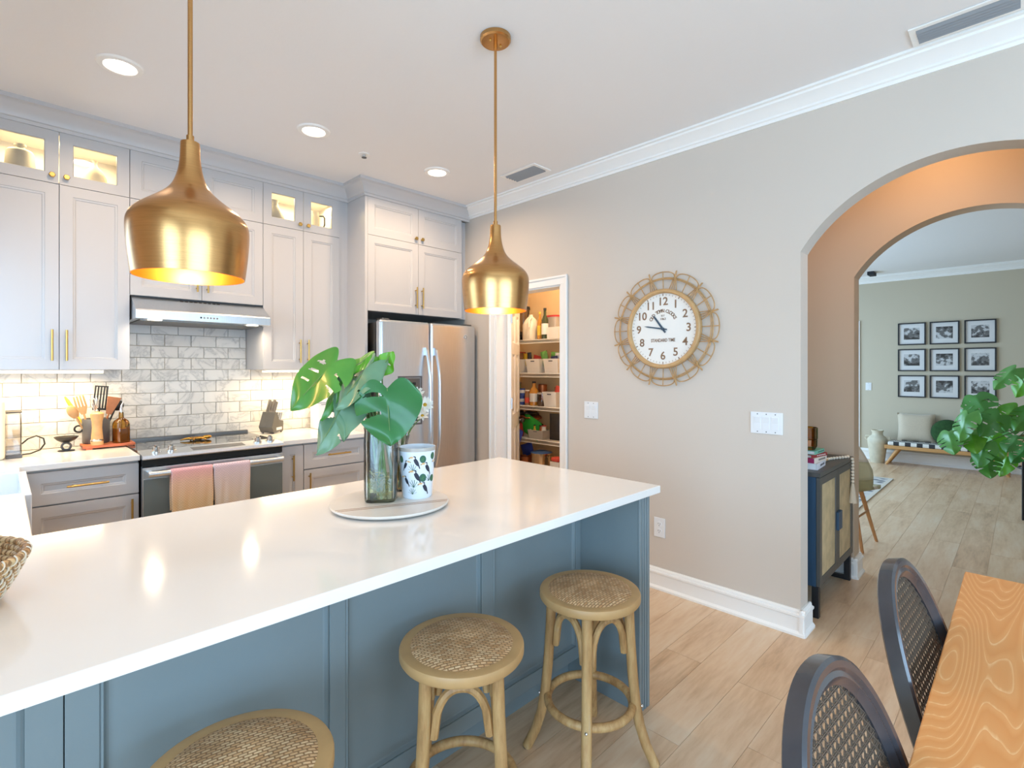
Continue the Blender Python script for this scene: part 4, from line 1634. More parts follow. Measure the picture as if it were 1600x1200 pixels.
# ================================================================== switches and outlet
def switch_plate(label, loc, n, w_, h_=0.118, rot=WALL_X):
    t = thing('light_switch', label, 'light switch', loc, rot=rot)
    box(-w_ / 2, w_ / 2, -h_ / 2, h_ / 2, 0, 0.006).build('plate', 'white_plastic', t, bevel=0.002)
    p = 0.046
    for k in range(n):
        x = (k - (n - 1) / 2) * p
        q = MB().prism([(-0.033, 0.006), (-0.033, 0.0085), (0.0, 0.0075), (0.033, 0.0115), (0.033, 0.006)], 'x', x - 0.0165, x + 0.0165)
        q.build('rocker', 'white_plastic', t)
        sc_ = MB()
        for s in (-0.048, 0.048):
            sc_.lathe([(0, 0.0066), (0.003, 0.0064), (0.0032, 0.006), (0, 0.006)], (x, s, 0), 10)
        sc_.build('screw', 'grey_plastic', t)
    return t


switch_plate('double white rocker switch on the wall between pantry door and clock', (XR - 0.0005, 2.162, 1.10), 2, 0.116)
switch_plate('triple white rocker switch on the wall beside the archway', (XR - 0.0005, 0.992, 1.095), 3, 0.165)
switch_plate('small white switch on the far living room wall', (XF - 0.0005, 1.70, 1.12), 1, 0.075)
ol = thing('wall_outlet', 'white duplex wall outlet low on the wall beside the island', 'outlet', (XR - 0.0005, 1.631, 0.387), rot=WALL_X)
box(-0.038, 0.038, -0.061, 0.061, 0, 0.006).build('plate', 'white_plastic', ol, bevel=0.002)
for y in (-0.022, 0.022):
    r_ = MB().lathe([(0, 0.009), (0.016, 0.0088), (0.0165, 0.006), (0, 0.006)], (0, y, 0), 20).build('receptacle', 'white_plastic', ol)
    s_ = MB()
    s_.box(-0.0075, -0.0055, y - 0.001, y + 0.008, 0.0088, 0.0094)
    s_.box(0.0055, 0.0075, y - 0.001, y + 0.007, 0.0088, 0.0094)
    s_.box(-0.002, 0.002, y - 0.010, y - 0.006, 0.0088, 0.0094)
    s_.build('slots', 'black_plastic', r_)

# ================================================================== dining table and chairs
t = thing('dining_table', 'limed oak plank dining table with pale grain lines', 'table', (1.19, -0.35, 0))
tw = 0.19
for k in range(5):
    y1 = 0.13 - k * tw
    box(0.25, 2.125, y1 - tw + 0.0012, y1, 0.722, 0.76).build('plank', 'limed_oak', t, world=True, bevel=0.0025)
ap = MB()
ap.box(0.36, 2.02, 0.02, 0.045, 0.64, 0.7215)
ap.box(0.36, 2.02, -0.735, -0.71, 0.64, 0.7215)
ap.box(0.36, 0.385, -0.71, 0.02, 0.64, 0.7215)
ap.box(1.995, 2.02, -0.71, 0.02, 0.64, 0.7215)
ap.build('apron', 'limed_oak', t, world=True, merge=False)
for x in (0.33, 1.96):
    for y in (-0.04, -0.74):
        box(x, x + 0.09, y, y + 0.09, 0, 0.7215).build('leg', 'limed_oak', t, world=True, bevel=0.004)


def make_chair():
    t = thing('dining_chair', '', 'chair')
    # seat
    out = []
    for i in range(40):
        a = 2 * PI * i / 40
        c_, s_ = math.cos(a), math.sin(a)
        out.append((0.235 * math.copysign(abs(c_) ** 0.75, c_), -0.02 + 0.215 * math.copysign(abs(s_) ** 0.75, s_)))
    MB().prism(out, 'z', 0.415, 0.452).build('seat_frame', 'chair_black', t, bevel=0.008)
    out2 = [(x * 0.88, (y + 0.02) * 0.88 - 0.02) for x, y in out]
    MB().prism(out2, 'z', 0.452, 0.485).build('cushion', 'linen', t, bevel=0.014, seg=3)
    for sx in (-1, 1):
        MB().tube([(sx * 0.19, -0.17, 0.43), (sx * 0.20, -0.19, 0.0)], [0.02, 0.013], 12).build('leg', 'chair_black', t, smooth=40)
        MB().tube([(sx * 0.18, 0.165, 0.43), (sx * 0.185, 0.19, 0.2), (sx * 0.19, 0.235, 0.0)], [0.02, 0.018, 0.013], 12).build('leg', 'chair_black', t, smooth=40)
    tilt = Matrix.Translation((0, 0.215, 0.46)) @ Matrix.Rotation(rad(-17), 4, 'X')
    # back plane: x across, z up from the seat, y depth
    HW, HH, ZC_ = 0.202, 0.287, 0.210
    ex = 2 / 2.15

    def outline(hw, hh, a):
        c_, s_ = math.cos(a), math.sin(a)
        return Vector((hw * math.copysign(abs(c_) ** ex, c_), 0, ZC_ + hh * math.copysign(abs(s_) ** ex, s_)))
    prof = [(0, -0.013), (-0.006, -0.017), (-0.016, -0.016), (-0.021, -0.011), (-0.029, -0.013), (-0.035, -0.007), (-0.042, -0.004),
            (-0.042, 0.008), (-0.036, 0.014), (-0.006, 0.017), (0, 0.013)]
    n = 84
    v, f = [], []
    for i in range(n):
        a = 2 * PI * i / n
        p = outline(HW, HH, a)
        p2 = outline(HW, HH, a + 0.01)
        p1 = outline(HW, HH, a - 0.01)
        tg = (p2 - p1).normalized()
        nr = Vector((tg.z, 0, -tg.x))
        for e, d in prof:
            q = p + nr * e
            v.append((q.x, d, q.z))
    k = len(prof)
    for i in range(n):
        for j in range(k):
            f.append((i * k + j, i * k + (j + 1) % k, ((i + 1) % n) * k + (j + 1) % k, ((i + 1) % n) * k + j))
    MB().add(v, f).xf(tilt).build('back_frame', 'chair_black', t, smooth=38)
    for sx in (-1, 1):
        MB().tube([(sx * 0.13, 0, 0.015), (sx * 0.16, 0, -0.06)], 0.018, 10).xf(tilt).build('back_post', 'chair_black', t, smooth=40)
    # open cane: paired uprights and rows crossed by two diagonals
    cm = MB()
    ca, cb = HW - 0.038, HH - 0.038
    sp = 0.0165

    def clip(px_, pz, dx, dz):
        """chord of the oval through (px,pz) along (dx,dz)"""
        ok = [k_ for k_ in range(-140, 141) if (abs((px_ + dx * k_ * 0.004) / ca) ** 2.15 + abs((pz + dz * k_ * 0.004) / cb) ** 2.15) < 1]
        return (ok[0] * 0.004, ok[-1] * 0.004) if len(ok) > 3 else None

    def strand(px_, pz, dx, dz, w_, y):
        c_ = clip(px_, pz, dx, dz)
        if c_ is None:
            return
        nx_, nz = -dz, dx
        pts = []
        for k_ in c_:
            for s in (-1, 1):
                pts.append((px_ + dx * k_ + nx_ * s * w_, pz + dz * k_ + nz * s * w_))
        (ax, az), (bx, bz), (cx, cz), (ex_, ez) = pts
        vv = [(p[0], y + yy, ZC_ + p[1]) for yy in (-0.0006, 0.0006) for p in ((ax, az), (bx, bz), (ex_, ez), (cx, cz))]
        cm.add(vv, [(0, 1, 2, 3), (7, 6, 5, 4), (0, 4, 5, 1), (1, 5, 6, 2), (2, 6, 7, 3), (3, 7, 4, 0)])
    nn = int(0.30 / sp) + 1
    for i in range(-nn, nn + 1):
        for o_ in (-0.0017, 0.0017):
            strand(i * sp + o_, 0, 0, 1, 0.0008, 0.0004)
            strand(0, i * sp + o_, 1, 0, 0.0008, -0.0004)
    r2 = math.sqrt(0.5)
    for i in range(-36, 37):
        d = (i + 0.5) * sp
        strand(d * 0.5, d * 0.5, r2, -r2, 0.0008, -0.0012)
        strand(d * 0.5, -d * 0.5, r2, r2, 0.0008, 0.0012)
    cm.xf(tilt)
    cm.build('cane_panel', 'cane_black', t, merge=False)['kind'] = 'stuff'
    return t


chd = make_chair()
chd['label'] = 'black oval-back cane dining chair nearest the camera, at the bottom of the picture'
chd['group'] = 'black cane dining chairs'
chd.location = (0.868, -0.128, 0)
chd.rotation_euler = (0, 0, -0.07)
dup(chd, (1.478, -0.136, 0), -0.05, 'black oval-back cane dining chair at the table end nearest the sideboard')

# ================================================================== tray, vases, cup, plant cutting
TX, TY = 0.963, 1.563
tr_ = thing('round_tray', 'round white marble serving tray on the island', 'tray', (TX, TY, 0.915))
MB().lathe([(0, 0.004), (0.185, 0.004), (0.198, 0.007), (0.202, 0.012), (0.2, 0.016), (0, 0.016)], n=72).build('slab', 'tray_marble', tr_, smooth=35)
for x in (-0.1, 0.1):
    for y in (-0.1, 0.1):
        MB().cyl((x, y, 0), (x, y, 0.0045), 0.012, n=12).build('foot', 'grey_plastic', tr_)
for off in (-0.062, -0.078):
    L = math.sqrt(0.197 ** 2 - off ** 2)
    q = MB().box(-L, L, off - 0.0022, off + 0.0022, 0.0160, 0.0163)
    q.xf(Matrix.Rotation(rad(-22), 4, 'Z'))
    q.build('inlay_strip', 'snack_brown', tr_)
ZTR = 0.931


def ring_sq(hw, z, n=48, p=4.0):
    o = []
    for i in range(n):
        a = 2 * PI * i / n
        c_, s_ = math.cos(a), math.sin(a)
        o.append((hw * math.copysign(abs(c_) ** (2 / p), c_), hw * math.copysign(abs(s_) ** (2 / p), s_), z))
    return o


def sq_shell(rings, n=48, cap0=True, cap1=False):
    m = MB()
    v, f = [], []
    for r in rings:
        v += r
    for i in range(len(rings) - 1):
        for k in range(n):
            f.append((i * n + k, i * n + (k + 1) % n, (i + 1) * n + (k + 1) % n, (i + 1) * n + k))
    if cap0:
        f.append(tuple(range(n)))
    if cap1:
        f.append(tuple((len(rings) - 1) * n + k for k in range(n)))
    return m.add(v, f)


VX, VY = 0.948, 1.598
va = thing('glass_vase', 'tall square clear glass vase with roots in green water', 'vase', (VX, VY, ZTR), rz=rad(-38))
sq_shell([ring_sq(0.050, 0.0), ring_sq(0.054, 0.006), ring_sq(0.056, 0.05), ring_sq(0.0565, 0.2), ring_sq(0.055, 0.245), ring_sq(0.057, 0.256),
          ring_sq(0.0535, 0.256), ring_sq(0.052, 0.24), ring_sq(0.0535, 0.2), ring_sq(0.053, 0.012)]).build('body', 'vase_glass', va, smooth=60)
sq_shell([ring_sq(0.0525, 0.013), ring_sq(0.0528, 0.085)], cap1=True).build('water', 'water_green', va, smooth=60)


def leaf_mb(L, W, slits, holes, droop=0.15, fold=0.25, nt_=58, ns=16, lobe=0.20):
    v, idx = [], {}
    mx = max(((i / 50 + 0.12) ** 0.35) * ((1 - i / 50) ** 0.85) for i in range(51))

    def sh(t_):
        return ((t_ + 0.12) ** 0.35) * (max(0.0, 1 - t_) ** 0.85) / mx
    for i in range(nt_ + 1):
        t_ = i / nt_
        for j in range(-ns, ns + 1):
            s = j / ns
            a = abs(s)
            x = s * W / 2 * sh(t_)
            y = t_ * L - lobe * L * (1 - t_) ** 4 * math.sin(PI * min(1.0, a * 0.95)) ** 1.0 + 0.06 * L * a * a * (1 - t_)
            z = -droop * L * t_ * t_ - fold * abs(x) + 0.35 * fold * x * x / W + 0.006 * math.sin(9 * t_ + 3 * s)
            idx[i, j] = len(v)
            v.append((x, y, z))
    f = []
    for i in range(nt_):
        for j in range(-ns, ns):
            tm = (i + 0.5) / nt_
            sm = (j + 0.5) / ns
            cut = False
            for tc, hw, s0, side in slits:
                if sm * side > s0:
                    k = (abs(sm) - s0) / (1 - s0)
                    if abs(tm - tc - 0.05 * (abs(sm) - s0)) < hw * (0.35 + 0.65 * k):
                        cut = True
            for tc, hw, sc_, hs in holes:
                if ((tm - tc) / hw) ** 2 + ((sm - sc_) / hs) ** 2 < 1:
                    cut = True
            if not cut:
                f.append((idx[i, j], idx[i, j + 1], idx[i + 1, j + 1], idx[i + 1, j]))
    mid = [(0, i / 12 * L * 0.97, -droop * L * (i / 12) ** 2 + 0.0015) for i in range(13)]
    return MB().add(v, f), mid


def frame_mat(b, tip, nrm):
    y = (Vector(tip) - Vector(b)).normalized()
    n_ = Vector(nrm)
    n_ = (n_ - y * n_.dot(y)).normalized()
    x = y.cross(n_)
    return Matrix(((x.x, y.x, n_.x, b[0]), (x.y, y.y, n_.y, b[1]), (x.z, y.z, n_.z, b[2]), (0, 0, 0, 1)))


mc = thing('monstera_cutting', 'large-leaved monstera cutting standing in the square glass vase', 'plant', (VX, VY, ZTR + 0.014))
MO = Vector((VX, VY, ZTR + 0.014))
to_cam = Vector((-0.62, -0.70, 0.30))
SL4 = [(0.30, 0.030, 0.42, 1), (0.50, 0.030, 0.40, 1), (0.34, 0.028, 0.45, -1), (0.56, 0.028, 0.42, -1), (0.70, 0.02, 0.5, 1)]
leaves = [
    # base (u, v, s), tip (u, v, s), width, normal, material, slits, holes, droop, fold
    ((605, 607, 2.42), (610, 697, 2.36), 0.225, to_cam + Vector((0, 0, 0.12)), 'leaf_dark', [(0.42, 0.055, 0.25, 1)], [(0.16, 0.028, 0.45, 0.30)], 0.03, 0.10),
    ((527, 563, 2.47), (451, 636, 2.30), 0.175, Vector((-0.45, -0.62, 0.62)), 'leaf_mid', [(0.26, 0.030, 0.40, -1), (0.44, 0.028, 0.45, -1)], [(0.33, 0.022, 0.5, 0.25), (0.2, 0.02, 0.45, 0.22), (0.5, 0.02, 0.55, 0.2)], 0.10, 0.12),
    ((583, 566, 2.50), (520, 634, 2.36), 0.13, Vector((-0.35, -0.35, 0.85)), 'leaf_pale', [(0.35, 0.035, 0.35, 1), (0.55, 0.03, 0.4, -1)], [], 0.12, 0.3),
    ((549, 612, 2.48), (489, 708, 2.36), 0.155, Vector((-0.85, -0.45, 0.15)), 'leaf_pale', [(0.40, 0.07, 0.20, 1), (0.62, 0.03, 0.5, -1)], [], 0.10, 0.45),
    ((536, 592, 2.50), (499, 656, 2.44), 0.060, Vector((-0.70, -0.30, 0.55)), 'leaf_mid', [], [], 0.06, 0.5),
    ((596, 577, 2.52), (613, 549, 2.50), 0.080, Vector((-0.55, -0.62, 0.50)), 'leaf_bright', [], [(0.4, 0.03, 0.3, 0.2)], 0.05, 0.1),
    ((582, 556, 2.54), (541, 578, 2.46), 0.085, Vector((-0.35, -0.45, 0.80)), 'leaf_bright', [], [], 0.10, 0.3),
    ((548, 588, 2.50), (537, 690, 2.40), 0.100, Vector((-0.40, -0.80, 0.20)), 'leaf_pale', [], [], 0.05, 0.35),
    ((560, 585, 2.56), (556, 655, 2.52), 0.100, Vector((-0.45, -0.75, 0.20)), 'leaf_dark', [(0.5, 0.03, 0.4, 1)], [], 0.05, 0.3),
]
for (b, tp, W_, nr, mt, sl_, ho, dr, fo) in leaves:
    B, T = at(*b), at(*tp)
    L = (T - B).length
    lm, mid = leaf_mb(L, W_, sl_, ho, dr, fo)
    M4 = frame_mat(B - MO, T - MO, nr)
    lm.xf(M4)
    lo = lm.build('leaf', mt, mc, smooth=70, merge=False)
    MB().tube(mid, [0.0016] * 8 + [0.001] * 5, 6).xf(M4).build('midrib', 'stem_green', lo, smooth=60)
    g0 = Vector(((random.random() - 0.5) * 0.05, (random.random() - 0.5) * 0.05, 0.02))
    g1 = Vector(((random.random() - 0.5) * 0.05, (random.random() - 0.5) * 0.05, 0.235))
    e = B - MO
    pts = []
    for i in range(11):
        f = i / 10
        pts.append(g0 * (1 - f) ** 3 + g1 * 3 * f * (1 - f) ** 2 + (g1 * 0.35 + e * 0.65 + Vector((0, 0, 0.05))) * 3 * f * f * (1 - f) + e * f ** 3)
    MB().tube(pts, [0.005 - 0.0026 * i / 10 for i in range(11)], 8).build('petiole', 'stem_green', mc, smooth=60)
MB().tube([(-0.005, 0.0, 0.015), (-0.008, 0.004, 0.10), (-0.002, -0.004, 0.18), (0.004, 0.0, 0.26)], [0.013, 0.014, 0.013, 0.010], 12).build('stalk', 'trunk_grey', mc, smooth=60)
MB().tube([(0.030, -0.015, 0.015), (0.028, -0.02, 0.09), (0.012, -0.012, 0.2)], [0.006, 0.007, 0.006], 8).build('stalk', 'trunk_grey', mc, smooth=60)
rt = MB()
for i in range(34):
    a = random.random() * 2 * PI
    r = 0.018 + 0.026 * random.random()
    z0 = 0.02 + 0.055 * random.random()
    pts = []
    for k in range(7):
        aa = a + k * (0.35 + 0.25 * random.random()) * (1 if i % 2 else -1)
        rr = r * (0.5 + 0.09 * k)
        pts.append((max(-0.043, min(0.043, rr * math.cos(aa) * 1.2)), max(-0.043, min(0.043, rr * math.sin(aa) * 1.2)), max(0.004, z0 + 0.02 * math.sin(k * 1.1 + i))))
    rt.tube(pts, 0.0014, 5)
ro = rt.build('roots', 'root_tan', mc, smooth=60)
ro['kind'] = 'stuff'

# toucan cup
cu = thing('toucan_cup', 'white tumbler printed with toucans and green leaves', 'cup', (1.0675, 1.5525, ZTR))
CH, RB, RT = 0.180, 0.0535, 0.0655
MB().lathe([(0, 0.0), (RB - 0.004, 0.0), (RB, 0.005), (RT, CH), (RT - 0.003, CH), (RB - 0.003, 0.008), (0, 0.008)], n=56).build('body', 'cup_white', cu, smooth=35)
MB().lathe([(RT + 0.0002, CH - 0.012), (RT + 0.0006, CH - 0.002), (RT + 0.0004, CH)], n=56).build('rim_band', 'clear_plastic', cu, smooth=35)


def decal(polys, ang, z, k, name, flip=1, rot=0.0):
    """print shapes wrapped on the cup: polygons in metres around (ang, z)"""
    for pl_, mt, lift in polys:
        m = MB()
        cx = sum(p[0] for p in pl_) / len(pl_)
        cy = sum(p[1] for p in pl_) / len(pl_)
        vv = []
        for q in [(cx, cy)] + list(pl_):
            x, y = q[0] * k * flip, q[1] * k
            x, y = x * math.cos(rot) - y * math.sin(rot), x * math.sin(rot) + y * math.cos(rot)
            zz = z + y
            r = RB + (RT - RB) * zz / CH + 0.0005 + lift * 0.0003
            a = ang + x / r
            vv.append((r * math.cos(a), r * math.sin(a), zz))
        n = len(pl_)
        m.add(vv, [(0, 1 + i, 1 + (i + 1) % n) for i in range(n)])
        m.build(name, mt, cu, merge=False)


def ell(cx, cy, a, b, th, n=18):
    c_, s_ = math.cos(th), math.sin(th)
    return [(cx + a * math.cos(2 * PI * i / n) * c_ - b * math.sin(2 * PI * i / n) * s_, cy + a * math.cos(2 * PI * i / n) * s_ + b * math.sin(2 * PI * i / n) * c_) for i in range(n)]


TOU = [(ell(0, -0.2, 0.62, 0.26, rad(-62)), 'toucan_black', 0), ([(0.20, -0.62), (0.40, -1.15), (0.52, -1.10), (0.38, -0.55)], 'toucan_black', 0),
       (ell(-0.26, 0.42, 0.22, 0.20, 0), 'toucan_black', 1), (ell(-0.33, 0.34, 0.14, 0.18, 0), 'paper_white', 2),
       ([(-0.36, 0.52), (-0.70, 0.56), (-1.02, 0.40), (-1.08, 0.24), (-0.75, 0.30), (-0.38, 0.32)], 'toucan_beak', 2), (ell(-0.30, 0.44, 0.04, 0.04, 0, 8), 'print_black', 3),
       ([(-1.0, 0.40), (-1.08, 0.24), (-0.92, 0.27)], 'print_black', 3)]
LEAF = [(ell(0, 0, 0.40, 0.46, 0.2), 'leaf_print', 0)] + [(ell(0.0, 0.0, 0.36, 0.015, rad(b)), 'plant_green', 1) for b in (60, 20, 100)]
PALM = [([(0, -0.3), (0.62 * math.cos(rad(b)) - 0.06, -0.3 + 0.85 * math.sin(rad(b))), (0.66 * math.cos(rad(b)), -0.3 + 0.9 * math.sin(rad(b))), (0.06, -0.28)], 'leaf_print', 0) for b in (20, 50, 78, 105, 132, 160)]
camA = math.atan2(-1.5525, -1.0675)
for da, z, sc_, fl in ((-0.05, 0.138, 0.026, 1), (-0.02, 0.088, 0.028, 1), (0.62, 0.115, 0.026, 1), (0.50, 0.045, 0.026, 1), (-0.72, 0.125, 0.022, -1), (-0.68, 0.07, 0.022, 1), (2.2, 0.12, 0.026, 1), (2.5, 0.06, 0.026, 1), (-2.0, 0.12, 0.026, -1), (-2.3, 0.06, 0.026, 1), (1.4, 0.12, 0.026, 1), (-1.4, 0.08, 0.026, 1), (3.1, 0.09, 0.026, 1)):
    decal(TOU, camA + da, z, sc_, 'toucan_print', fl)
for da, z, sc_ in ((0.32, 0.142, 0.030), (0.34, 0.076, 0.032), (1.0, 0.15, 0.028), (1.05, 0.07, 0.028), (-1.05, 0.14, 0.028), (2.0, 0.08, 0.03), (-1.75, 0.05, 0.03)):
    decal(LEAF, camA + da, z, sc_, 'leaf_print')
for da, z, sc_ in ((-0.25, 0.108, 0.030), (-0.22, 0.052, 0.032), (-0.30, 0.026, 0.026), (0.75, 0.07, 0.028), (1.8, 0.14, 0.03), (-1.5, 0.13, 0.03)):
    decal(PALM, camA + da, z, sc_, 'palm_print')

# flower vase and bouquet behind
FX, FY = 1.072, 1.674
fv = thing('flower_vase', 'slim clear glass vase holding the daisies', 'vase', (FX, FY, ZTR))
MB().lathe([(0, 0), (0.030, 0), (0.032, 0.004), (0.030, 0.05), (0.027, 0.12), (0.030, 0.18), (0.038, 0.21), (0.0365, 0.21), (0.0285, 0.18), (0.0255, 0.12), (0.0285, 0.05), (0.029, 0.008), (0, 0.008)], n=32).build('body', 'vase_glass', fv, smooth=60)
MB().lathe([(0, 0.009), (0.028, 0.009), (0.0282, 0.05), (0.0262, 0.09), (0, 0.09)], n=28).build('water', 'amber_glass', fv, smooth=60)
bq = thing('daisy_bouquet', 'bunch of white daisies with one pink bloom', 'flowers', (FX, FY, ZTR + 0.012))
FO = Vector((FX, FY, ZTR + 0.012))
petal = MB()
pv = []
for i in range(7):
    f = i / 6
    w_ = 0.0055 * math.sin(PI * min(1, 0.15 + 0.85 * f)) ** 0.6
    for s in (-1, 0, 1):
        pv.append((0.006 + 0.026 * f, s * w_, 0.003 * f - 0.006 * f * f + (0.001 if s else 0)))
petal.add(pv, [(3 * i + k, 3 * i + k + 1, 3 * i + 4 + k, 3 * i + 3 + k) for i in range(6) for k in (0, 1)])
for (u, v, s_, mt, k, np_) in ((652, 617, 2.68, 'petal_white', 1.0, 15), (664, 633, 2.66, 'petal_white', 1.05, 16), (652, 641, 2.62, 'petal_white', 0.9, 14), (660, 650, 2.70, 'petal_white', 0.85, 14), (643, 628, 2.70, 'petal_white', 0.9, 14),
                               (632, 600, 2.78, 'petal_pink', 0.62, 22), (571, 643, 2.74, 'petal_red', 0.42, 14), (588, 633, 2.76, 'flower_centre', 0.42, 14), (580, 638, 2.78, 'petal_white', 0.5, 12)):
    p = at(u, v, s_) - FO
    nr = (Vector((-0.55, -0.60, 0.45)) + Vector((random.uniform(-0.3, 0.3), random.uniform(-0.3, 0.3), random.uniform(-0.2, 0.2)))).normalized()
    R_ = nr.to_track_quat('Z', 'Y').to_matrix().to_4x4()
    m = MB()
    for q in range(np_):
        mm = Matrix.Translation(p) @ R_ @ Matrix.Rotation(2 * PI * q / np_, 4, 'Z') @ Matrix.Rotation(rad(-12 if q % 2 else -28), 4, 'Y') @ Matrix.Scale(k, 4)
        z = MB()
        z.v, z.f = list(petal.v), list(petal.f)
        z.xf(mm)
        m.add(z.v, z.f)
    fl = m.build('flower', mt, bq, smooth=70, merge=False)
    c_ = MB().ball((0, 0, 0.002), (0.008 * k, 0.008 * k, 0.005 * k), 12, 8)
    c_.xf(Matrix.Translation(p) @ R_)
    c_.build('flower_centre', 'flower_centre' if mt != 'petal_pink' else 'petal_pink', fl, smooth=70)
    g0 = Vector((random.uniform(-0.015, 0.015), random.uniform(-0.015, 0.015), 0.0))
    g1 = Vector((-g0.x, -g0.y, 0.19))
    pts = []
    for i in range(9):
        f = i / 8
        pts.append(g0 * (1 - f) ** 3 + g1 * 3 * f * (1 - f) ** 2 + (g1 * 0.4 + p * 0.6) * 3 * f * f * (1 - f) + (p - nr * 0.004) * f ** 3)
    MB().tube(pts, 0.0020, 6).build('stem', 'stem_green', bq, smooth=60)

# woven basket at the picture edge
bk = thing('woven_basket', 'round coiled straw basket on the island', 'basket', (-0.135, 1.50, 0.915))
for i in range(9):
    f = i / 8
    r = 0.128 + 0.047 * f ** 0.8
    z = 0.009 + 0.0108 * i
    pts = [((r + 0.0015 * math.sin(24 * 2 * PI * k / 96)) * math.cos(2 * PI * k / 96), (r + 0.0015 * math.sin(24 * 2 * PI * k / 96)) * math.sin(2 * PI * k / 96), z) for k in range(96)]
    co_ = MB().tube(pts, 0.0078, 8, closed=True).build('coil', 'basket_weave', bk, smooth=60)
    stt = MB()
    for k in range(36):
        a = 2 * PI * (k + 0.5 * (i % 2)) / 36
        n8 = []
        for b in range(-3, 4):
            th = rad(b * 28)
            n8.append(((r + 0.0086 * math.cos(th)) * math.cos(a + 0.010 * b), (r + 0.0086 * math.cos(th)) * math.sin(a + 0.010 * b), z + 0.0086 * math.sin(th)))
        stt.tube(n8, 0.0016, 4)
    stt.build('stitching', 'bead_wood', co_, smooth=60)['kind'] = 'stuff'
MB().lathe([(0, 0.002), (0.125, 0.002), (0.125, 0.010), (0, 0.010)], n=48).build('base', 'basket_weave', bk)

# ================================================================== things on the counter by the range
ZK = 0.915
bd = thing('wooden_board', 'small reddish wooden riser board under the oil bottle', 'board', (0.465, 3.955, ZK))
for k, mt in enumerate(('wood_orange', 'wood_mid', 'wood_orange', 'wood_mid')):
    box(-0.125, 0.125, -0.085 + k * 0.042, -0.085 + k * 0.042 + 0.0405, 0.008, 0.024).build('slat', mt, bd, bevel=0.002)
for x in (-0.11, 0.085):
    box(x, x + 0.03, -0.083, 0.08, 0, 0.008).build('foot', 'wood_orange', bd)
ZBD = ZK + 0.0245
cr_ = thing('utensil_crock', 'dark grey stoneware utensil crock with ring handle', 'crock', (0.415, 4.005, ZBD))
MB().lathe([(0, 0), (0.060, 0), (0.066, 0.008), (0.068, 0.145), (0.066, 0.15), (0.060, 0.148), (0.060, 0.012), (0, 0.012)], n=32).build('body', 'grey_plastic', cr_, smooth=40)
MB().tube([(-0.083 + 0.019 * math.cos(2 * PI * i / 20), -0.01, 0.092 + 0.019 * math.sin(2 * PI * i / 20)) for i in range(20)], 0.005, 8, closed=True).build('ring_handle', 'black_plastic', cr_, smooth=40)


def utensil(name, label, tilt_x, tilt_y, dx, dy, L, head, hmat, smat, rz=0.0):
    t = thing(name, label, 'utensil', (0.415 + dx, 4.005 + dy, ZBD + 0.016))
    t.rotation_euler = (rad(tilt_y), rad(tilt_x), rad(rz))
    MB().tube([(0, 0, 0), (0, 0, L * 0.62)], 0.005, 8).build('shaft', smat, t, smooth=40)
    m = MB()
    z0 = L * 0.6
    if head == 'spoon':
        m.ball((0, 0, L * 0.62 + 0.038), (0.026, 0.007, 0.042), 14, 10)
    elif head == 'spatula':
        m.prism([(-0.014, z0), (0.014, z0), (0.036, L), (-0.034, L * 0.985)], 'y', -0.003, 0.003)
    elif head == 'slotted':
        for k in range(5):
            x = -0.034 + k * 0.0145
            m.box(x, x + 0.008, -0.002, 0.002, z0, L)
        m.box(-0.034, 0.032, -0.002, 0.002, z0 - 0.012, z0)
        m.box(-0.034, 0.032, -0.002, 0.002, L, L + 0.008)
    elif head == 'fork':
        m.prism([(-0.012, z0), (0.012, z0), (0.026, z0 + 0.045), (-0.026, z0 + 0.045)], 'y', -0.004, 0.004)
        for k in range(4):
            x = -0.026 + k * 0.0145
            m.box(x, x + 0.0085, -0.004, 0.004, z0 + 0.045, L)
    elif head == 'whisk':
        for k in range(6):
            a = PI * k / 6
            pts = []
            for i in range(13):
                f = i / 12
                rr = 0.024 * math.sin(PI * f)
                pts.append((rr * math.cos(a), rr * math.sin(a), z0 + (L - z0) * (1 - abs(2 * f - 1) ** 2.2) * 0.98))
            m.tube(pts, 0.0013, 5)
            pts = [(-x, -y, z) for x, y, z in pts]
            m.tube(pts, 0.0013, 5)
    elif head == 'stick':
        m.tube([(0, 0, L * 0.55), (0, 0, L * 0.62), (0, 0, L * 0.9), (0, 0, L)], [0.005, 0.010, 0.009, 0.004], 10)
    elif head == 'ladle':
        m.ball((0, -0.012, L * 0.62 + 0.03), (0.036, 0.022, 0.034), 16, 10)
    m.build('head', hmat, t, smooth=40, bevel=0.001 if head in ('spatula', 'fork') else 0)
    return t


utensil('wooden_spoon', 'wooden spoon leaning out of the crock toward the window side', -24, 8, -0.03, 0.0, 0.26, 'spoon', 'wood_light', 'wood_light')
utensil('wooden_fork', 'wooden salad fork with slotted head in the crock', -14, 6, -0.02, -0.02, 0.285, 'fork', 'wood_light', 'wood_light')
utensil('wooden_spatula', 'broad reddish wooden spatula in the crock', 15, 6, 0.012, -0.03, 0.275, 'spatula', 'wood_mid', 'wood_mid')
utensil('slotted_turner', 'black slotted turner standing in the crock', 5, 3, 0.0, 0.02, 0.325, 'slotted', 'black_plastic', 'black_plastic')
utensil('serving_ladle', 'black serving ladle leaning out of the crock', 20, 2, 0.025, 0.015, 0.31, 'ladle', 'black_plastic', 'black_plastic')
utensil('wire_whisk', 'steel wire whisk standing in the crock', -3, 8, 0.0, -0.032, 0.26, 'whisk', 'chrome', 'chrome')
utensil('yellow_brush', 'yellow-handled tool leaning out of the crock', -26, -3, -0.01, 0.035, 0.30, 'stick', 'snack_yellow', 'snack_yellow')
pm = thing('pepper_mill', 'turned light wooden pepper mill on the board', 'pepper mill', (0.408, 3.895, ZBD))
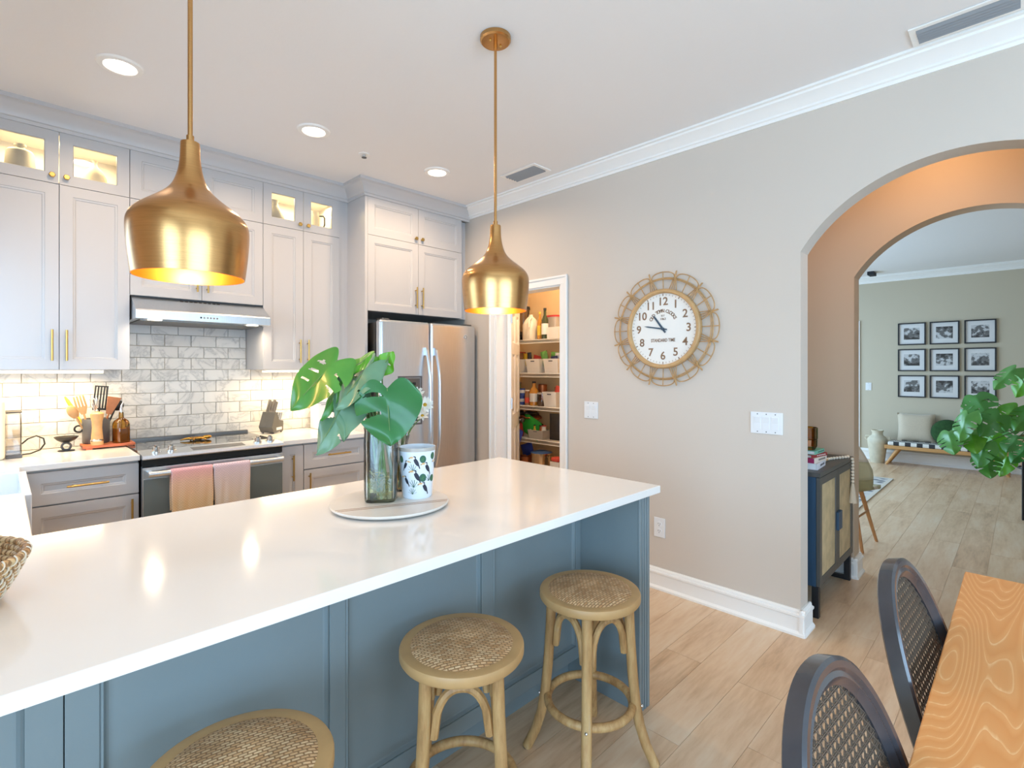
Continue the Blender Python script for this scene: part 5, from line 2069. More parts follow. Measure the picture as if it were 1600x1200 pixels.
MB().lathe([(0, 0), (0.030, 0), (0.031, 0.02), (0.0295, 0.03), (0.024, 0.10), (0.026, 0.14), (0.032, 0.168), (0.033, 0.185), (0.020, 0.195), (0.0, 0.196)], n=28).build('body', 'wood_light', pm, smooth=40)
MB().lathe([(0.0305, 0.022), (0.0318, 0.024), (0.0318, 0.032), (0.0300, 0.034)], n=28).build('band', 'chrome', pm, smooth=40)
MB().ball((0, 0, 0.201), 0.008, 12, 8).build('finial', 'chrome', pm, smooth=60)
ob = thing('oil_bottle', 'square amber glass oil bottle with steel pourer', 'bottle', (0.527, 3.925, ZBD), rz=rad(20))
sq_shell([ring_sq(0.036, 0.0), ring_sq(0.038, 0.005), ring_sq(0.038, 0.115), ring_sq(0.030, 0.135), ring_sq(0.013, 0.15, p=2.4), ring_sq(0.012, 0.185, p=2)], cap1=True).build('body', 'oil_glass', ob, smooth=50)
sq_shell([ring_sq(0.0345, 0.004), ring_sq(0.0345, 0.085)], cap1=True).build('oil', 'amber_liquid', ob, smooth=50)
MB().tube([(0, 0, 0.18), (0, 0, 0.205), (0.002, 0, 0.225), (0.012, 0, 0.25)], [0.010, 0.0095, 0.005, 0.003], 10).build('pourer', 'chrome', ob, smooth=50)
bs = thing('pedestal_bowl', 'small black pedestal bowl on the counter beside the board', 'bowl', (0.272, 3.93, ZK))
MB().lathe([(0, 0.0), (0.038, 0.0), (0.038, 0.004), (0, 0.004)], n=28).build('foot', 'black_plastic', bs, smooth=40)
MB().tube([(0.020 * math.cos(2 * PI * i / 24), 0.0, 0.026 + 0.020 * math.sin(2 * PI * i / 24)) for i in range(24)], 0.006, 8, closed=True).build('ring_stem', 'grey_plastic', bs, smooth=40)
MB().lathe([(0, 0.049), (0.02, 0.050), (0.040, 0.062), (0.054, 0.078), (0.056, 0.083), (0.052, 0.082), (0.036, 0.066), (0, 0.058)], n=32).build('bowl', 'black_plastic', bs, smooth=40)
cm_ = thing('coffee_maker', 'cream coffee maker with clear tank at the picture edge', 'coffee maker', (-0.06, 3.86, ZK))
MB().box(-0.11, 0.078, -0.11, 0.11, 0.0, 0.315).build('body', 'cream_appliance', cm_, bevel=0.018, seg=4)
MB().box(0.08, 0.142, -0.07, 0.07, 0.018, 0.24).build('water_tank', 'smoke_glass', cm_, bevel=0.008)
MB().box(0.08, 0.145, -0.073, 0.073, 0.0, 0.017).build('tank_base', 'grey_plastic', cm_, bevel=0.003)
MB().box(0.08, 0.144, -0.072, 0.072, 0.241, 0.247).build('tank_lid', 'black_plastic', cm_, bevel=0.002)
MB().box(0.0815, 0.1405, -0.0685, 0.0685, 0.019, 0.055).build('water', 'smoke_glass', cm_)
pts = [(0.145, 0.06, 0.06), (0.17, 0.07, 0.085), (0.205, 0.08, 0.098), (0.235, 0.08, 0.08), (0.24, 0.075, 0.05), (0.22, 0.06, 0.02), (0.18, 0.04, 0.006), (0.147, 0.03, 0.005)]
MB().tube(pts, 0.0042, 8).build('cord', 'black_plastic', cm_, smooth=60)

# knife block
kb_ = thing('knife_block', 'dark grey slanted knife block with steel-handled knives', 'knife block', (1.435, 3.965, ZK), rz=rad(38))
m = MB().prism([(-0.085, 0.012), (0.055, 0.004), (0.060, 0.075), (-0.005, 0.135), (-0.065, 0.150), (-0.10, 0.06)], 'x', -0.0, 0.0)
m = MB()
pr = [(-0.062, 0.008), (0.062, 0.008), (0.066, 0.085), (0.012, 0.095), (-0.012, 0.150), (-0.038, 0.160), (-0.088, 0.05)]
m.prism(pr, 'y', -0.052, 0.052)
m.build('body', 'charcoal_wood', kb_, bevel=0.004)
for x in (-0.05, 0.05):
    for y in (-0.04, 0.04):
        MB().cyl((x, y, 0), (x, y, 0.0085), 0.006, n=8).build('foot', 'black_plastic', kb_)
box(-0.028, 0.04, -0.0535, -0.052, 0.022, 0.042).build('name_plate', 'paper_white', kb_)
for k in range(4):
    p = Vector((-0.030 + 0.006 * k, -0.034 + 0.023 * k, 0.150))
    d = Vector((0.42, 0, 0.90))
    MB().tube([p, p + d * 0.02, p + d * (0.088 + 0.014 * (k % 2))], [0.011, 0.0105, 0.012], 8, flat=0.75).build('knife_handle', 'steel_dark', kb_, smooth=40)
for k in range(6):
    p = Vector((0.030, -0.042 + 0.0165 * k, 0.090))
    d = Vector((0.42, 0, 0.90))
    MB().tube([p, p + d * 0.062], 0.0066, 8).build('steak_knife_handle', 'chrome', kb_, smooth=40)

cn = thing('kitchen_canister', 'white square counter canister with printed lid band', 'canister', (1.83, 3.985, ZK))
box(-0.07, 0.07, -0.07, 0.07, 0, 0.235).build('body', 'white_plastic', cn, bevel=0.010, seg=3)
box(-0.071, 0.071, -0.071, 0.071, 0.205, 0.208).build('seam', 'grey_plastic', cn)
box(-0.04, 0.04, -0.0716, -0.0705, 0.192, 0.197).build('print_line', 'print_grey', cn)

# ================================================================== pantry shelves and stores
SX0, SX1 = 3.64, XH - 0.015
SHELF_Z = [1.675, 1.350, 1.031, 0.713, 0.42]
sh_lab = ['white wire pantry shelf, topmost, under the milk jug', 'white wire pantry shelf under the white snack bins', 'white wire pantry shelf under the jars and sauce bottles',
          'white wire pantry shelf under the small storage basket', 'white wire pantry shelf, lowest, under the cooking pot']
for z, lb in zip(SHELF_Z, sh_lab):
    t = thing('wire_shelf', lb, 'shelf', (SX0, 2.9, z), group='wire shelves in the pantry')
    y0, y1 = 2.225, 3.86
    m = MB()
    m.cyl((SX0, y0, z - 0.004), (SX0, y1, z - 0.004), 0.0038, n=8)
    m.cyl((SX0, y0, z - 0.036), (SX0, y1, z - 0.036), 0.0042, n=8)
    m.cyl((SX1, y0, z - 0.004), (SX1, y1, z - 0.004), 0.003, n=8)
    m.cyl(((SX0 + SX1) / 2, y0, z - 0.008), ((SX0 + SX1) / 2, y1, z - 0.008), 0.003, n=8)
    m.build('rails', 'wire_white', t, world=True, smooth=40)
    w = MB()
    n = 102
    for k in range(n):
        y = y0 + 0.008 + (y1 - y0 - 0.016) * k / (n - 1)
        w.tube([(SX1, y, z - 0.001), (SX0 - 0.002, y, z - 0.001), (SX0 - 0.002, y, z - 0.036)], 0.0016, 4)
    w.build('wires', 'wire_white', t, world=True)['kind'] = 'stuff'


def py(u, x=3.72):
    return x * (1600.0 / u - 1)


def store(name, label, cat, x, y, z, build, rz=0.0, group=None):
    t = thing(name, label, cat, (x, y, z + 0.002), rz, group)
    build(t)
    return t


def bottle(t, r, h, neck, m_body, m_cap, label_mat=None):
    MB().lathe([(0, 0), (r, 0), (r, h * 0.62), (neck, h * 0.78), (neck, h * 0.93), (0, h * 0.93)], n=20).build('body', m_body, t, smooth=40)
    MB().lathe([(0, h * 0.925), (neck * 1.15, h * 0.925), (neck * 1.15, h), (0, h)], n=16).build('cap', m_cap, t, smooth=40)
    if label_mat:
        MB().lathe([(r + 0.0006, h * 0.15), (r + 0.0008, h * 0.5)], n=20).build('label_band', label_mat, t, smooth=40)


def bin_(t, lx, ly, h, m='bin_white'):
    """open tapered bin with a grip slot, its front facing -X"""
    th = 0.004
    q = MB()
    for s0, s1, h0, h1 in ((0.86, 1.0, 0.0, h),):
        o = [(-lx / 2 * s0, -ly / 2 * s0, 0), (lx / 2 * s0, -ly / 2 * s0, 0), (lx / 2 * s0, ly / 2 * s0, 0), (-lx / 2 * s0, ly / 2 * s0, 0),
             (-lx / 2, -ly / 2, h), (lx / 2, -ly / 2, h), (lx / 2, ly / 2, h), (-lx / 2, ly / 2, h)]
        i_ = [(x * 0.96, y * 0.96, max(z - 0.0, th)) for x, y, z in o]
        f = [(0, 1, 2, 3)] + [(k, (k + 1) % 4, 4 + (k + 1) % 4, 4 + k) for k in range(4)]
        f += [(8, 9, 10, 11)] + [(8 + k, 8 + (k + 1) % 4, 12 + (k + 1) % 4, 12 + k) for k in range(4)]
        f += [(4 + k, 4 + (k + 1) % 4, 12 + (k + 1) % 4, 12 + k) for k in range(4)]
        q.add(o + i_, f)
    q.build('tub', m, t)
    g = MB().box(-0.001, 0.001, -0.024, 0.024, h * 0.80, h * 0.88)
    g.xf(Matrix.Translation((-lx / 2 * 0.985, 0, 0)))
    g.build('grip_slot', 'grey_plastic', t)


def packet(name, label, x, y, z, w_, h_, mt, rz=0, tilt=0):
    """pillow bag of snacks"""
    m = MB()
    v, f = [], []
    n = 8
    for i in range(n + 1):
        for j in range(n + 1):
            a, b = i / n, j / n
            th = 0.020 * (math.sin(PI * a) * math.sin(PI * b)) ** 0.5
            v.append((-th, w_ * (a - 0.5), h_ * b))
    for i in range(n + 1):
        for j in range(n + 1):
            a, b = i / n, j / n
            th = 0.020 * (math.sin(PI * a) * math.sin(PI * b)) ** 0.5
            v.append((th, w_ * (a - 0.5), h_ * b))
    N2 = (n + 1) ** 2
    for k in (0, N2):
        for i in range(n):
            for j in range(n):
                f.append((k + i * (n + 1) + j, k + i * (n + 1) + j + 1, k + (i + 1) * (n + 1) + j + 1, k + (i + 1) * (n + 1) + j))
    m.add(v, f)
    o = m.build(name, mt, smooth=60)
    o.location = (x, y, z)
    o.rotation_euler = (rad(tilt), 0, rad(rz))
    return tag(o, label, 'food packet')


Z1, Z2, Z3, Z4, Z5 = SHELF_Z
# top shelf
store('milk_jug', 'white plastic gallon jug on the top pantry shelf', 'jug', 3.74, py(829.5, 3.74), Z1,
      lambda t: (sq_shell([ring_sq(0.066, 0), ring_sq(0.07, 0.008), ring_sq(0.07, 0.15), ring_sq(0.05, 0.20, p=3), ring_sq(0.022, 0.235, p=2)], cap1=True).build('body', 'milk_white', t, smooth=50),
                 MB().lathe([(0, 0.234), (0.021, 0.234), (0.021, 0.252), (0, 0.252)], n=18).build('cap', 'milk_white', t, smooth=40),
                 MB().tube([(-0.035, -0.04, 0.215), (-0.072, -0.045, 0.19), (-0.075, -0.045, 0.12)], 0.011, 8).build('handle', 'milk_white', t, smooth=50)))
store('syrup_bottle', 'amber bottle with yellow label beside the milk jug', 'bottle', 3.73, py(843.5, 3.73), Z1, lambda t: bottle(t, 0.026, 0.27, 0.010, 'amber_liquid', 'snack_yellow', 'snack_yellow'))
store('wine_bottle', 'dark green wine bottle on the top pantry shelf', 'bottle', 3.72, py(851.5, 3.72), Z1, lambda t: bottle(t, 0.034, 0.30, 0.013, 'bottle_green', 'black_plastic', 'paper_white'))
store('blender_jar', 'clear blender jar with black lid on the top shelf', 'blender', 3.86, py(818, 3.86), Z1,
      lambda t: (MB().lathe([(0, 0.1), (0.045, 0.1), (0.065, 0.33), (0.062, 0.33), (0.04, 0.11), (0, 0.11)], n=24).build('jar', 'smoke_glass', t, smooth=40),
                 MB().lathe([(0, 0.33), (0.07, 0.33), (0.066, 0.36), (0, 0.36)], n=24).build('lid', 'black_plastic', t, smooth=40),
                 MB().tbox(0, 0, 0, 0.1, 0.07, 0.07, 0.05, 0.05).build('base', 'black_plastic', t, bevel=0.005)))
store('mixing_bowl', 'black pan with pale rim at the door side of the top shelf', 'pan', 3.71, py(803, 3.71), Z1,
      lambda t: (MB().lathe([(0, 0), (0.05, 0), (0.085, 0.055), (0.082, 0.055), (0.048, 0.006), (0, 0.006)], n=24).build('body', 'black_plastic', t, smooth=40),
                 MB().cyl((-0.05, 0.06, 0.055), (-0.05, 0.16, 0.08), 0.008, n=8).build('handle', 'milk_white', t, smooth=40)))
store('flour_tub', 'clear plastic tub with red lid on the top pantry shelf', 'container', 3.87, py(867, 3.87), Z1,
      lambda t: (sq_shell([ring_sq(0.075, 0), ring_sq(0.085, 0.22)], cap1=True).build('tub', 'clear_plastic', t, smooth=50), sq_shell([ring_sq(0.088, 0.22), ring_sq(0.088, 0.236)], cap1=True).build('lid', 'red_lid', t, smooth=50)))
store('tissue_box', 'small white carton in front of the red-lidded tub', 'box', 3.675, py(866, 3.675), Z1, lambda t: box(-0.03, 0.03, -0.075, 0.065, 0, 0.105).build('carton', 'bin_white', t, bevel=0.002))
# second shelf: bins with snacks
for u, lb in ((816, 'white snack bin nearest the pantry door edge'), (846, 'white snack bin with yellow sticker, in the middle of its shelf'), (874, 'white snack bin at the casing side of its shelf')):
    t = store('storage_bin', lb, 'bin', 3.80, py(u, 3.80), Z2, lambda t: bin_(t, 0.27, 0.185, 0.135), group='white snack bins')
k = 0
for u, z, w_, h_, mt, nm in ((811, 0.10, 0.12, 0.14, 'snack_brown', 'tan snack bag in the first bin'), (822, 0.10, 0.10, 0.13, 'snack_yellow', 'yellow snack bag in the first bin'), (815, 0.12, 0.09, 0.13, 'snack_red', 'red snack bag peeking from the first bin'),
                             (828, 0.10, 0.05, 0.14, 'print_black', 'black packet at the corner of the first bin'), (838, 0.09, 0.12, 0.12, 'snack_red', 'red snack bag in the middle bin'), (847, 0.09, 0.10, 0.11, 'snack_yellow', 'yellow snack bag in the middle bin'),
                             (853, 0.10, 0.08, 0.15, 'snack_green', 'green snack bag in the middle bin'), (840, 0.10, 0.07, 0.10, 'paper_white', 'white packet in the middle bin'), (866, 0.09, 0.10, 0.15, 'snack_green', 'pale green packet in the last bin'), (868, 0.08, 0.08, 0.12, 'snack_navy', 'navy packet in the last bin'), (872, 0.10, 0.07, 0.13, 'paper_white', 'white packet in the last bin')):
    xx = 3.74 + 0.03 * (k % 3)
    packet('snack_packet', nm, xx, py(u, xx), Z2 + z - 0.035, w_, h_, mt, random.uniform(-12, 12), random.uniform(-12, 12))
    k += 1
# third shelf
store('spray_can', 'blue and white canned goods stacked beside the door edge', 'can', 3.70, py(815.5, 3.70), Z3, lambda t: (MB().lathe([(0, 0), (0.032, 0), (0.032, 0.085), (0, 0.085)], n=20).build('body', 'blue_label', t, smooth=40), MB().lathe([(0.0325, 0.03), (0.0327, 0.06)], n=20).build('label_band', 'paper_white', t)))
store('spray_can', 'upper blue and white can of the stack', 'can', 3.70, py(815.5, 3.70), Z3 + 0.087, lambda t: (MB().lathe([(0, 0), (0.032, 0), (0.032, 0.075), (0, 0.075)], n=20).build('body', 'blue_label', t, smooth=40), MB().lathe([(0.0325, 0.03), (0.0327, 0.06)], n=20).build('label_band', 'paper_white', t)))
store('sauce_jar', 'tall pale green jar at the door edge of the jar shelf', 'jar', 3.80, py(808, 3.80), Z3, lambda t: bottle(t, 0.045, 0.22, 0.036, 'snack_green', 'ceramic_grey'))
store('spice_jar', 'orange spice jar with cream cap on the jar shelf', 'jar', 3.69, py(824, 3.69), Z3, lambda t: bottle(t, 0.026, 0.15, 0.022, 'snack_brown', 'milk_white', 'petal_red'))
store('juice_bottle', 'round brown sauce bottle with black cap and cream label', 'bottle', 3.72, py(834.5, 3.72), Z3, lambda t: bottle(t, 0.045, 0.235, 0.016, 'amber_liquid', 'black_plastic', 'ceramic_white'))
store('pasta_jar', 'clear jar with beige contents on the jar shelf', 'jar', 3.70, py(847, 3.70), Z3, lambda t: (MB().lathe([(0, 0), (0.046, 0), (0.046, 0.05), (0, 0.05)], n=22).build('contents', 'snack_brown', t, smooth=40), MB().lathe([(0.047, 0.0), (0.047, 0.115)], n=22).build('glass', 'smoke_glass', t, smooth=40), MB().lathe([(0, 0.115), (0.048, 0.115), (0.048, 0.13), (0, 0.13)], n=22).build('lid', 'clear_plastic', t, smooth=40)))
store('copper_tin', 'copper coloured tin behind the pasta jar', 'tin', 3.84, py(848, 3.84), Z3, lambda t: MB().lathe([(0, 0), (0.045, 0), (0.045, 0.20), (0.04, 0.205), (0, 0.205)], n=22).build('body', 'copper', t, smooth=40))
store('storage_bin', 'white bin on the jar shelf beside the casing', 'bin', 3.78, py(871, 3.78), Z3, lambda t: bin_(t, 0.25, 0.17, 0.14))
packet('snack_packet', 'red packet standing in the jar shelf bin', 3.74, py(869, 3.74), Z3 + 0.06, 0.07, 0.14, 'petal_red', 8, 14)
packet('snack_packet', 'orange packet leaning in the jar shelf bin', 3.79, py(872, 3.79), Z3 + 0.06, 0.06, 0.13, 'snack_brown', -8, -10)
# fourth shelf
for i, (u, dz, mt, lb) in enumerate(((815, 0.245, 'snack_brown', 'brown folded placemat on top of the bag pile'), (818, 0.205, 'bag_dark', 'dark folded cloth in the bag pile'), (822, 0.165, 'copper', 'copper brown folded cloth in the bag pile'))):
    m = MB()
    nn = 12
    vv, ff = [], []
    for a in range(nn + 1):
        for b in range(5):
            y_ = -0.13 + 0.26 * a / nn
            vv.append((-0.09 + 0.18 * b / 4, y_, 0.012 * math.sin(a * 1.1 + b + i) - 0.9 * (y_ + 0.05) ** 2 * 3))
    for a in range(nn):
        for b in range(4):
            ff.append((a * 5 + b, a * 5 + b + 1, (a + 1) * 5 + b + 1, (a + 1) * 5 + b))
    m.add(vv, ff)
    o = m.build('folded_cloth', mt, smooth=60)
    sd = o.modifiers.new('cloth', 'SOLIDIFY')
    sd.thickness = 0.014
    o.location = (3.78, py(u, 3.78), Z4 + dz + 0.03)
    tag(o, lb, 'cloth')
for (u, z0, w_, h_, mt, lb, tl) in ((826, 0.02, 0.26, 0.19, 'bag_green', 'bright green shopping bag slumped on the pantry shelf', 24), (811, 0.0, 0.12, 0.14, 'snack_red', 'red cloth bag beside the pantry door edge', 10), (816, -0.03, 0.13, 0.13, 'bag_blue', 'blue bag hanging over the pantry shelf edge', 22)):
    packet('shopping_bag', lb, 3.71 if mt != 'bag_blue' else 3.615, py(u, 3.71), Z4 + z0, w_, h_, mt, 0, tl)
t = store('wire_basket', 'small clear basket of jars on the lower pantry shelf', 'basket', 3.71, py(843, 3.71), Z4, lambda t: bin_(t, 0.13, 0.20, 0.085, 'clear_plastic'))
for u, mt, lb in ((837, 'snack_yellow', 'yellow jar in the small clear basket'), (846, 'copper', 'copper jar in the small clear basket'), (850, 'petal_white', 'white-lidded jar in the small clear basket')):
    store('spice_jar', lb, 'jar', 3.71, py(u, 3.71), Z4 + 0.006, lambda t: bottle(t, 0.024, 0.125, 0.02, mt, 'snack_red' if mt == 'petal_white' else 'black_plastic'))
packet('coffee_bag', 'glossy dark bag standing at the casing side of the pantry shelf', 3.72, py(869, 3.72), Z4 + 0.002, 0.15, 0.25, 'bag_dark', 5, 0)
# lowest shelf
store('cooking_pot', 'steel cooking pot with blue lid on the lowest pantry shelf', 'pot', 3.73, py(846, 3.73), Z5,
      lambda t: (MB().lathe([(0, 0), (0.10, 0), (0.105, 0.01), (0.105, 0.155), (0.10, 0.155), (0.10, 0.012), (0, 0.012)], n=36).build('body', 'pot_steel', t, smooth=40),
                 MB().lathe([(0, 0.180), (0.05, 0.176), (0.10, 0.162), (0.108, 0.156), (0.104, 0.155), (0, 0.17)], n=36).build('lid', 'lid_blue', t, smooth=40),
                 MB().tube([(-0.03, -0.10, 0.13), (-0.04, -0.13, 0.13), (0.02, -0.135, 0.13), (0.03, -0.10, 0.13)], 0.006, 8).build('handle', 'pot_steel', t, smooth=40)))
store('copper_pan', 'copper saucepan beside the steel cooking pot', 'pan', 3.72, py(822, 3.72), Z5, lambda t: (MB().lathe([(0, 0), (0.075, 0), (0.08, 0.10), (0.076, 0.10), (0.072, 0.008), (0, 0.008)], n=32).build('body', 'copper', t, smooth=40), MB().cyl((-0.05, 0.05, 0.085), (-0.1, 0.16, 0.12), 0.008, n=8).build('handle', 'milk_white', t, smooth=40)))
store('pink_box', 'small pink and white box on the lowest pantry shelf', 'box', 3.70, py(871, 3.70), Z5, lambda t: (box(-0.05, 0.05, -0.06, 0.05, 0, 0.10).build('carton', 'bin_white', t), box(-0.045, 0.045, -0.05, 0.045, 0.101, 0.14).build('wrap', 'petal_red', t, bevel=0.012)))
packet('patterned_bag', 'purple patterned bag beside the copper saucepan', 3.78, py(826, 3.78), Z5 + 0.10, 0.16, 0.12, 'bag_blue', 0, -18)

# ================================================================== sideboard in the hall
SBX0, SBX1, SBY0, SBY1 = 3.205, 3.985, 0.797, 1.185
t = thing('sideboard', 'dark blue sideboard with cane doors between the two arches', 'sideboard', ((SBX0 + SBX1) / 2, 1.0, 0))
box(SBX0 + 0.006, SBX1 - 0.006, SBY0 + 0.022, SBY1, 0.176, 0.786).build('body', 'sideboard_blue', t, world=True)
box(SBX0, SBX1, SBY0, SBY1, 0.787, 0.812).build('top', 'charcoal_wood', t, world=True, bevel=0.002)
xm = (SBX0 + SBX1) / 2
for a, b in ((SBX0 + 0.004, xm), (xm, SBX1 - 0.004)):
    m = MB().loops(a + 0.002, b - 0.002, 0.180, 0.784, SBY0 + 0.002, [(0, 0), (0.042, 0), (0.044, 0.006)], close=False, back=0.018)
    d = m.build('door', 'charcoal_wood', t, world=True)
    box(a + 0.044, b - 0.044, SBY0 + 0.007, SBY0 + 0.012, 0.222, 0.742).build('cane_panel', 'cane_beige', d, world=True)
    hx = b - 0.022 if b == xm else a + 0.022
    box(hx - 0.021, hx + 0.021, SBY0 - 0.014, SBY0 + 0.002, 0.42, 0.53).build('handle', 'sideboard_blue', d, world=True, bevel=0.003)
for x in (SBX0 + 0.01, SBX1 - 0.045):
    for y in (SBY0 + 0.01, SBY1 - 0.045):
        box(x, x + 0.035, y, y + 0.035, 0, 0.176).build('leg', 'black_plastic', t, world=True, bevel=0.002)
    box(x + 0.005, x + 0.03, SBY0 + 0.045, SBY1 - 0.045, 0.0, 0.025).build('leg_rail', 'black_plastic', t, world=True)
ZS = 0.812
bks = [('book_white', 0.036, 0.215, 0.155, 3, 'thick white book at the bottom of the sideboard stack'), ('book_cream', 0.028, 0.205, 0.15, -4, 'cream book with magenta spine in the sideboard stack'),
       ('book_red', 0.018, 0.19, 0.145, -10, 'thin red book in the sideboard stack'), ('book_green', 0.021, 0.17, 0.14, -2, 'mint green book on top of the sideboard stack')]
zz = ZS
for mt, h_, lx, ly, rz_, lb in bks:
    b_ = thing('book', lb, 'book', (3.395, 0.915, zz + 0.0005), rad(rz_), group='books on the sideboard')
    c_ = MB().box(-lx / 2, lx / 2, -ly / 2, ly / 2, 0, 0.0025)
    c_.box(-lx / 2, lx / 2, -ly / 2, ly / 2, h_ - 0.0025, h_)
    c_.box(-lx / 2, lx / 2, -ly / 2, -ly / 2 + 0.003, 0.0025, h_ - 0.0025)
    c_.build('cover', mt, b_, merge=False)
    box(-lx / 2 + 0.004, lx / 2 - 0.004, -ly / 2 + 0.004, ly / 2 - 0.004, 0.0026, h_ - 0.0026).build('pages', 'paper_white', b_)
    if mt == 'book_cream':
        box(-lx / 2 - 0.0006, -lx / 2, -ly / 2, ly / 2, 0, h_).build('spine_end', 'book_magenta', b_)
    pr_ = MB()
    for k in range(5):
        pr_.box(-0.03 + 0.022 * k, -0.03 + 0.022 * k + 0.014, -ly / 2 - 0.0006, -ly / 2, h_ * 0.35, h_ * 0.65)
    pr_.build('spine_print', 'print_black' if mt != 'book_red' else 'paper_white', b_)
    zz += h_ + 0.0005
ag = thing('amber_glass', 'ribbed amber glass jar on top of the book stack', 'jar', (3.365, 0.905, zz + 0.001))
pv = []
MB().lathe([(0, 0), (0.042, 0), (0.052, 0.02), (0.054, 0.06), (0.051, 0.062), (0.055, 0.064), (0.055, 0.128), (0.052, 0.13), (0.051, 0.068), (0.048, 0.022), (0, 0.006)], n=18).build('glass', 'amber_glass', ag)
MB().lathe([(0, 0.007), (0.047, 0.022), (0.049, 0.055), (0, 0.055)], n=18).build('wax', 'gold_metal', ag)
bg = thing('bead_garland', 'natural wooden bead garland with tassel hanging off the sideboard', 'garland', (3.8, 0.85, ZS))
path = []
for i in range(15):
    f = i / 14
    path.append(Vector((3.53 + 0.36 * f, 0.86 + 0.03 * math.sin(f * 4) - 0.03 * f, ZS + 0.009)))
path += [Vector((3.908, 0.812, ZS + 0.008)), Vector((3.915, 0.789, ZS - 0.006))] + [Vector((3.915, 0.786, ZS - 0.026 - 0.021 * k)) for k in range(7)]
for p in path:
    MB().ball(p - bg.location, 0.0098, 10, 8).build('bead', 'bead_wood', bg, smooth=70)
e = path[-1] - bg.location
MB().lathe([(0, 0), (0.008, -0.004), (0.010, -0.02), (0.012, -0.03), (0.022, -0.11), (0.026, -0.13), (0, -0.13)], (e.x, e.y, e.z - 0.008), 14).build('tassel', 'thread_cream', bg, smooth=40)
MB().tube([(3.45 - 3.8, 0.0, 0.005), (3.60 - 3.8, 0.035, 0.010), (3.66 - 3.8, 0.02, 0.010)], 0.006, 8).build('loop', 'wood_light', bg, smooth=60)

# ================================================================== living room
shc = thing('shell_chair', 'patchwork shell chair with wooden legs beyond the inner arch', 'chair', (4.83, 1.05, 0), rz=rad(-93))
# bucket shell: seat pan curving up into the back, open towards +y
v, f = [], []
nu, nv = 24, 18
for i in range(nu + 1):
    a = i / nu
    for j in range(nv + 1):
        s = 2 * j / nv - 1
        if a < 0.5:
            k = a / 0.5
            y = 0.20 - 0.38 * k
            z = 0.445 - 0.02 * math.sin(PI * k)
            hw = 0.225 + 0.03 * k
        else:
            k = (a - 0.5) / 0.5
            y = -0.18 - 0.09 * k - 0.02 * math.sin(PI * k)
            z = 0.445 + 0.37 * k ** 1.05
            hw = 0.255 + 0.015 * math.sin(PI * k) - 0.06 * k ** 2 * (1 + 0.6 * k)
        rise = 0.05 * abs(s) ** 2.5 * math.sin(PI * min(1, max(0, (a - 0.05) / 0.75))) ** 0.8
        yb = 0.07 * abs(s) ** 2 * (1 if a > 0.5 else 0) * min(1.0, (a - 0.5) * 4)
        v.append((s * hw, y + yb, z + rise * (1 - 0.5 * max(0, a - 0.5) * 2)))
patches = {}
for i in range(nu):
    for j in range(nv):
        q = (i * (nv + 1) + j, i * (nv + 1) + j + 1, (i + 1) * (nv + 1) + j + 1, (i + 1) * (nv + 1) + j)
        key = ('olive_cloth', 'sage_cloth', 'pale_cloth')[((i * 5 // nu) + 2 * (j * 3 // nv)) % 3]
        patches.setdefault(key, []).append(q)
for key, fs in patches.items():
    m = MB()
    m.add(v, fs)
    me = bpy.data.meshes.new('patch')
    used = sorted({i for q in fs for i in q})
    mp_ = {o_: n_ for n_, o_ in enumerate(used)}
    m = MB().add([v[i] for i in used], [tuple(mp_[i] for i in q) for q in fs])
    o = m.build('upholstery', key, shc, smooth=70)
    sd = o.modifiers.new('padding', 'SOLIDIFY')
    sd.thickness = 0.022
    sd.offset = 0
for sx, sy in ((-1, -1), (1, -1), (-1, 1), (1, 1)):
    MB().tube([(sx * 0.11, sy * 0.10 - 0.02, 0.43), (sx * 0.20, sy * 0.20 - 0.02, 0.0)], [0.018, 0.011], 12).build('leg', 'leg_oak', shc, smooth=40)
MB().cyl((-0.15, -0.165, 0.24), (0.15, -0.165, 0.24), 0.008, n=8).build('stretcher', 'leg_oak', shc, smooth=40)
MB().cyl((0.155, -0.16, 0.25), (0.155, 0.13, 0.25), 0.008, n=8).build('stretcher', 'leg_oak', shc, smooth=40)

rg_ = thing('area_rug', 'pale patterned area rug edge beyond the inner arch', 'rug', (6.9, 2.3, 0.001))
box(-1.05, 1.03, -1.12, 1.12, 0, 0.009).build('pile', 'rug_print', rg_)
box(-1.06, 1.04, -1.14, -1.10, 0, 0.011).build('border', 'pale_cloth', rg_)
box(1.01, 1.04, -1.10, 1.12, 0, 0.011).build('border', 'pale_cloth', rg_)

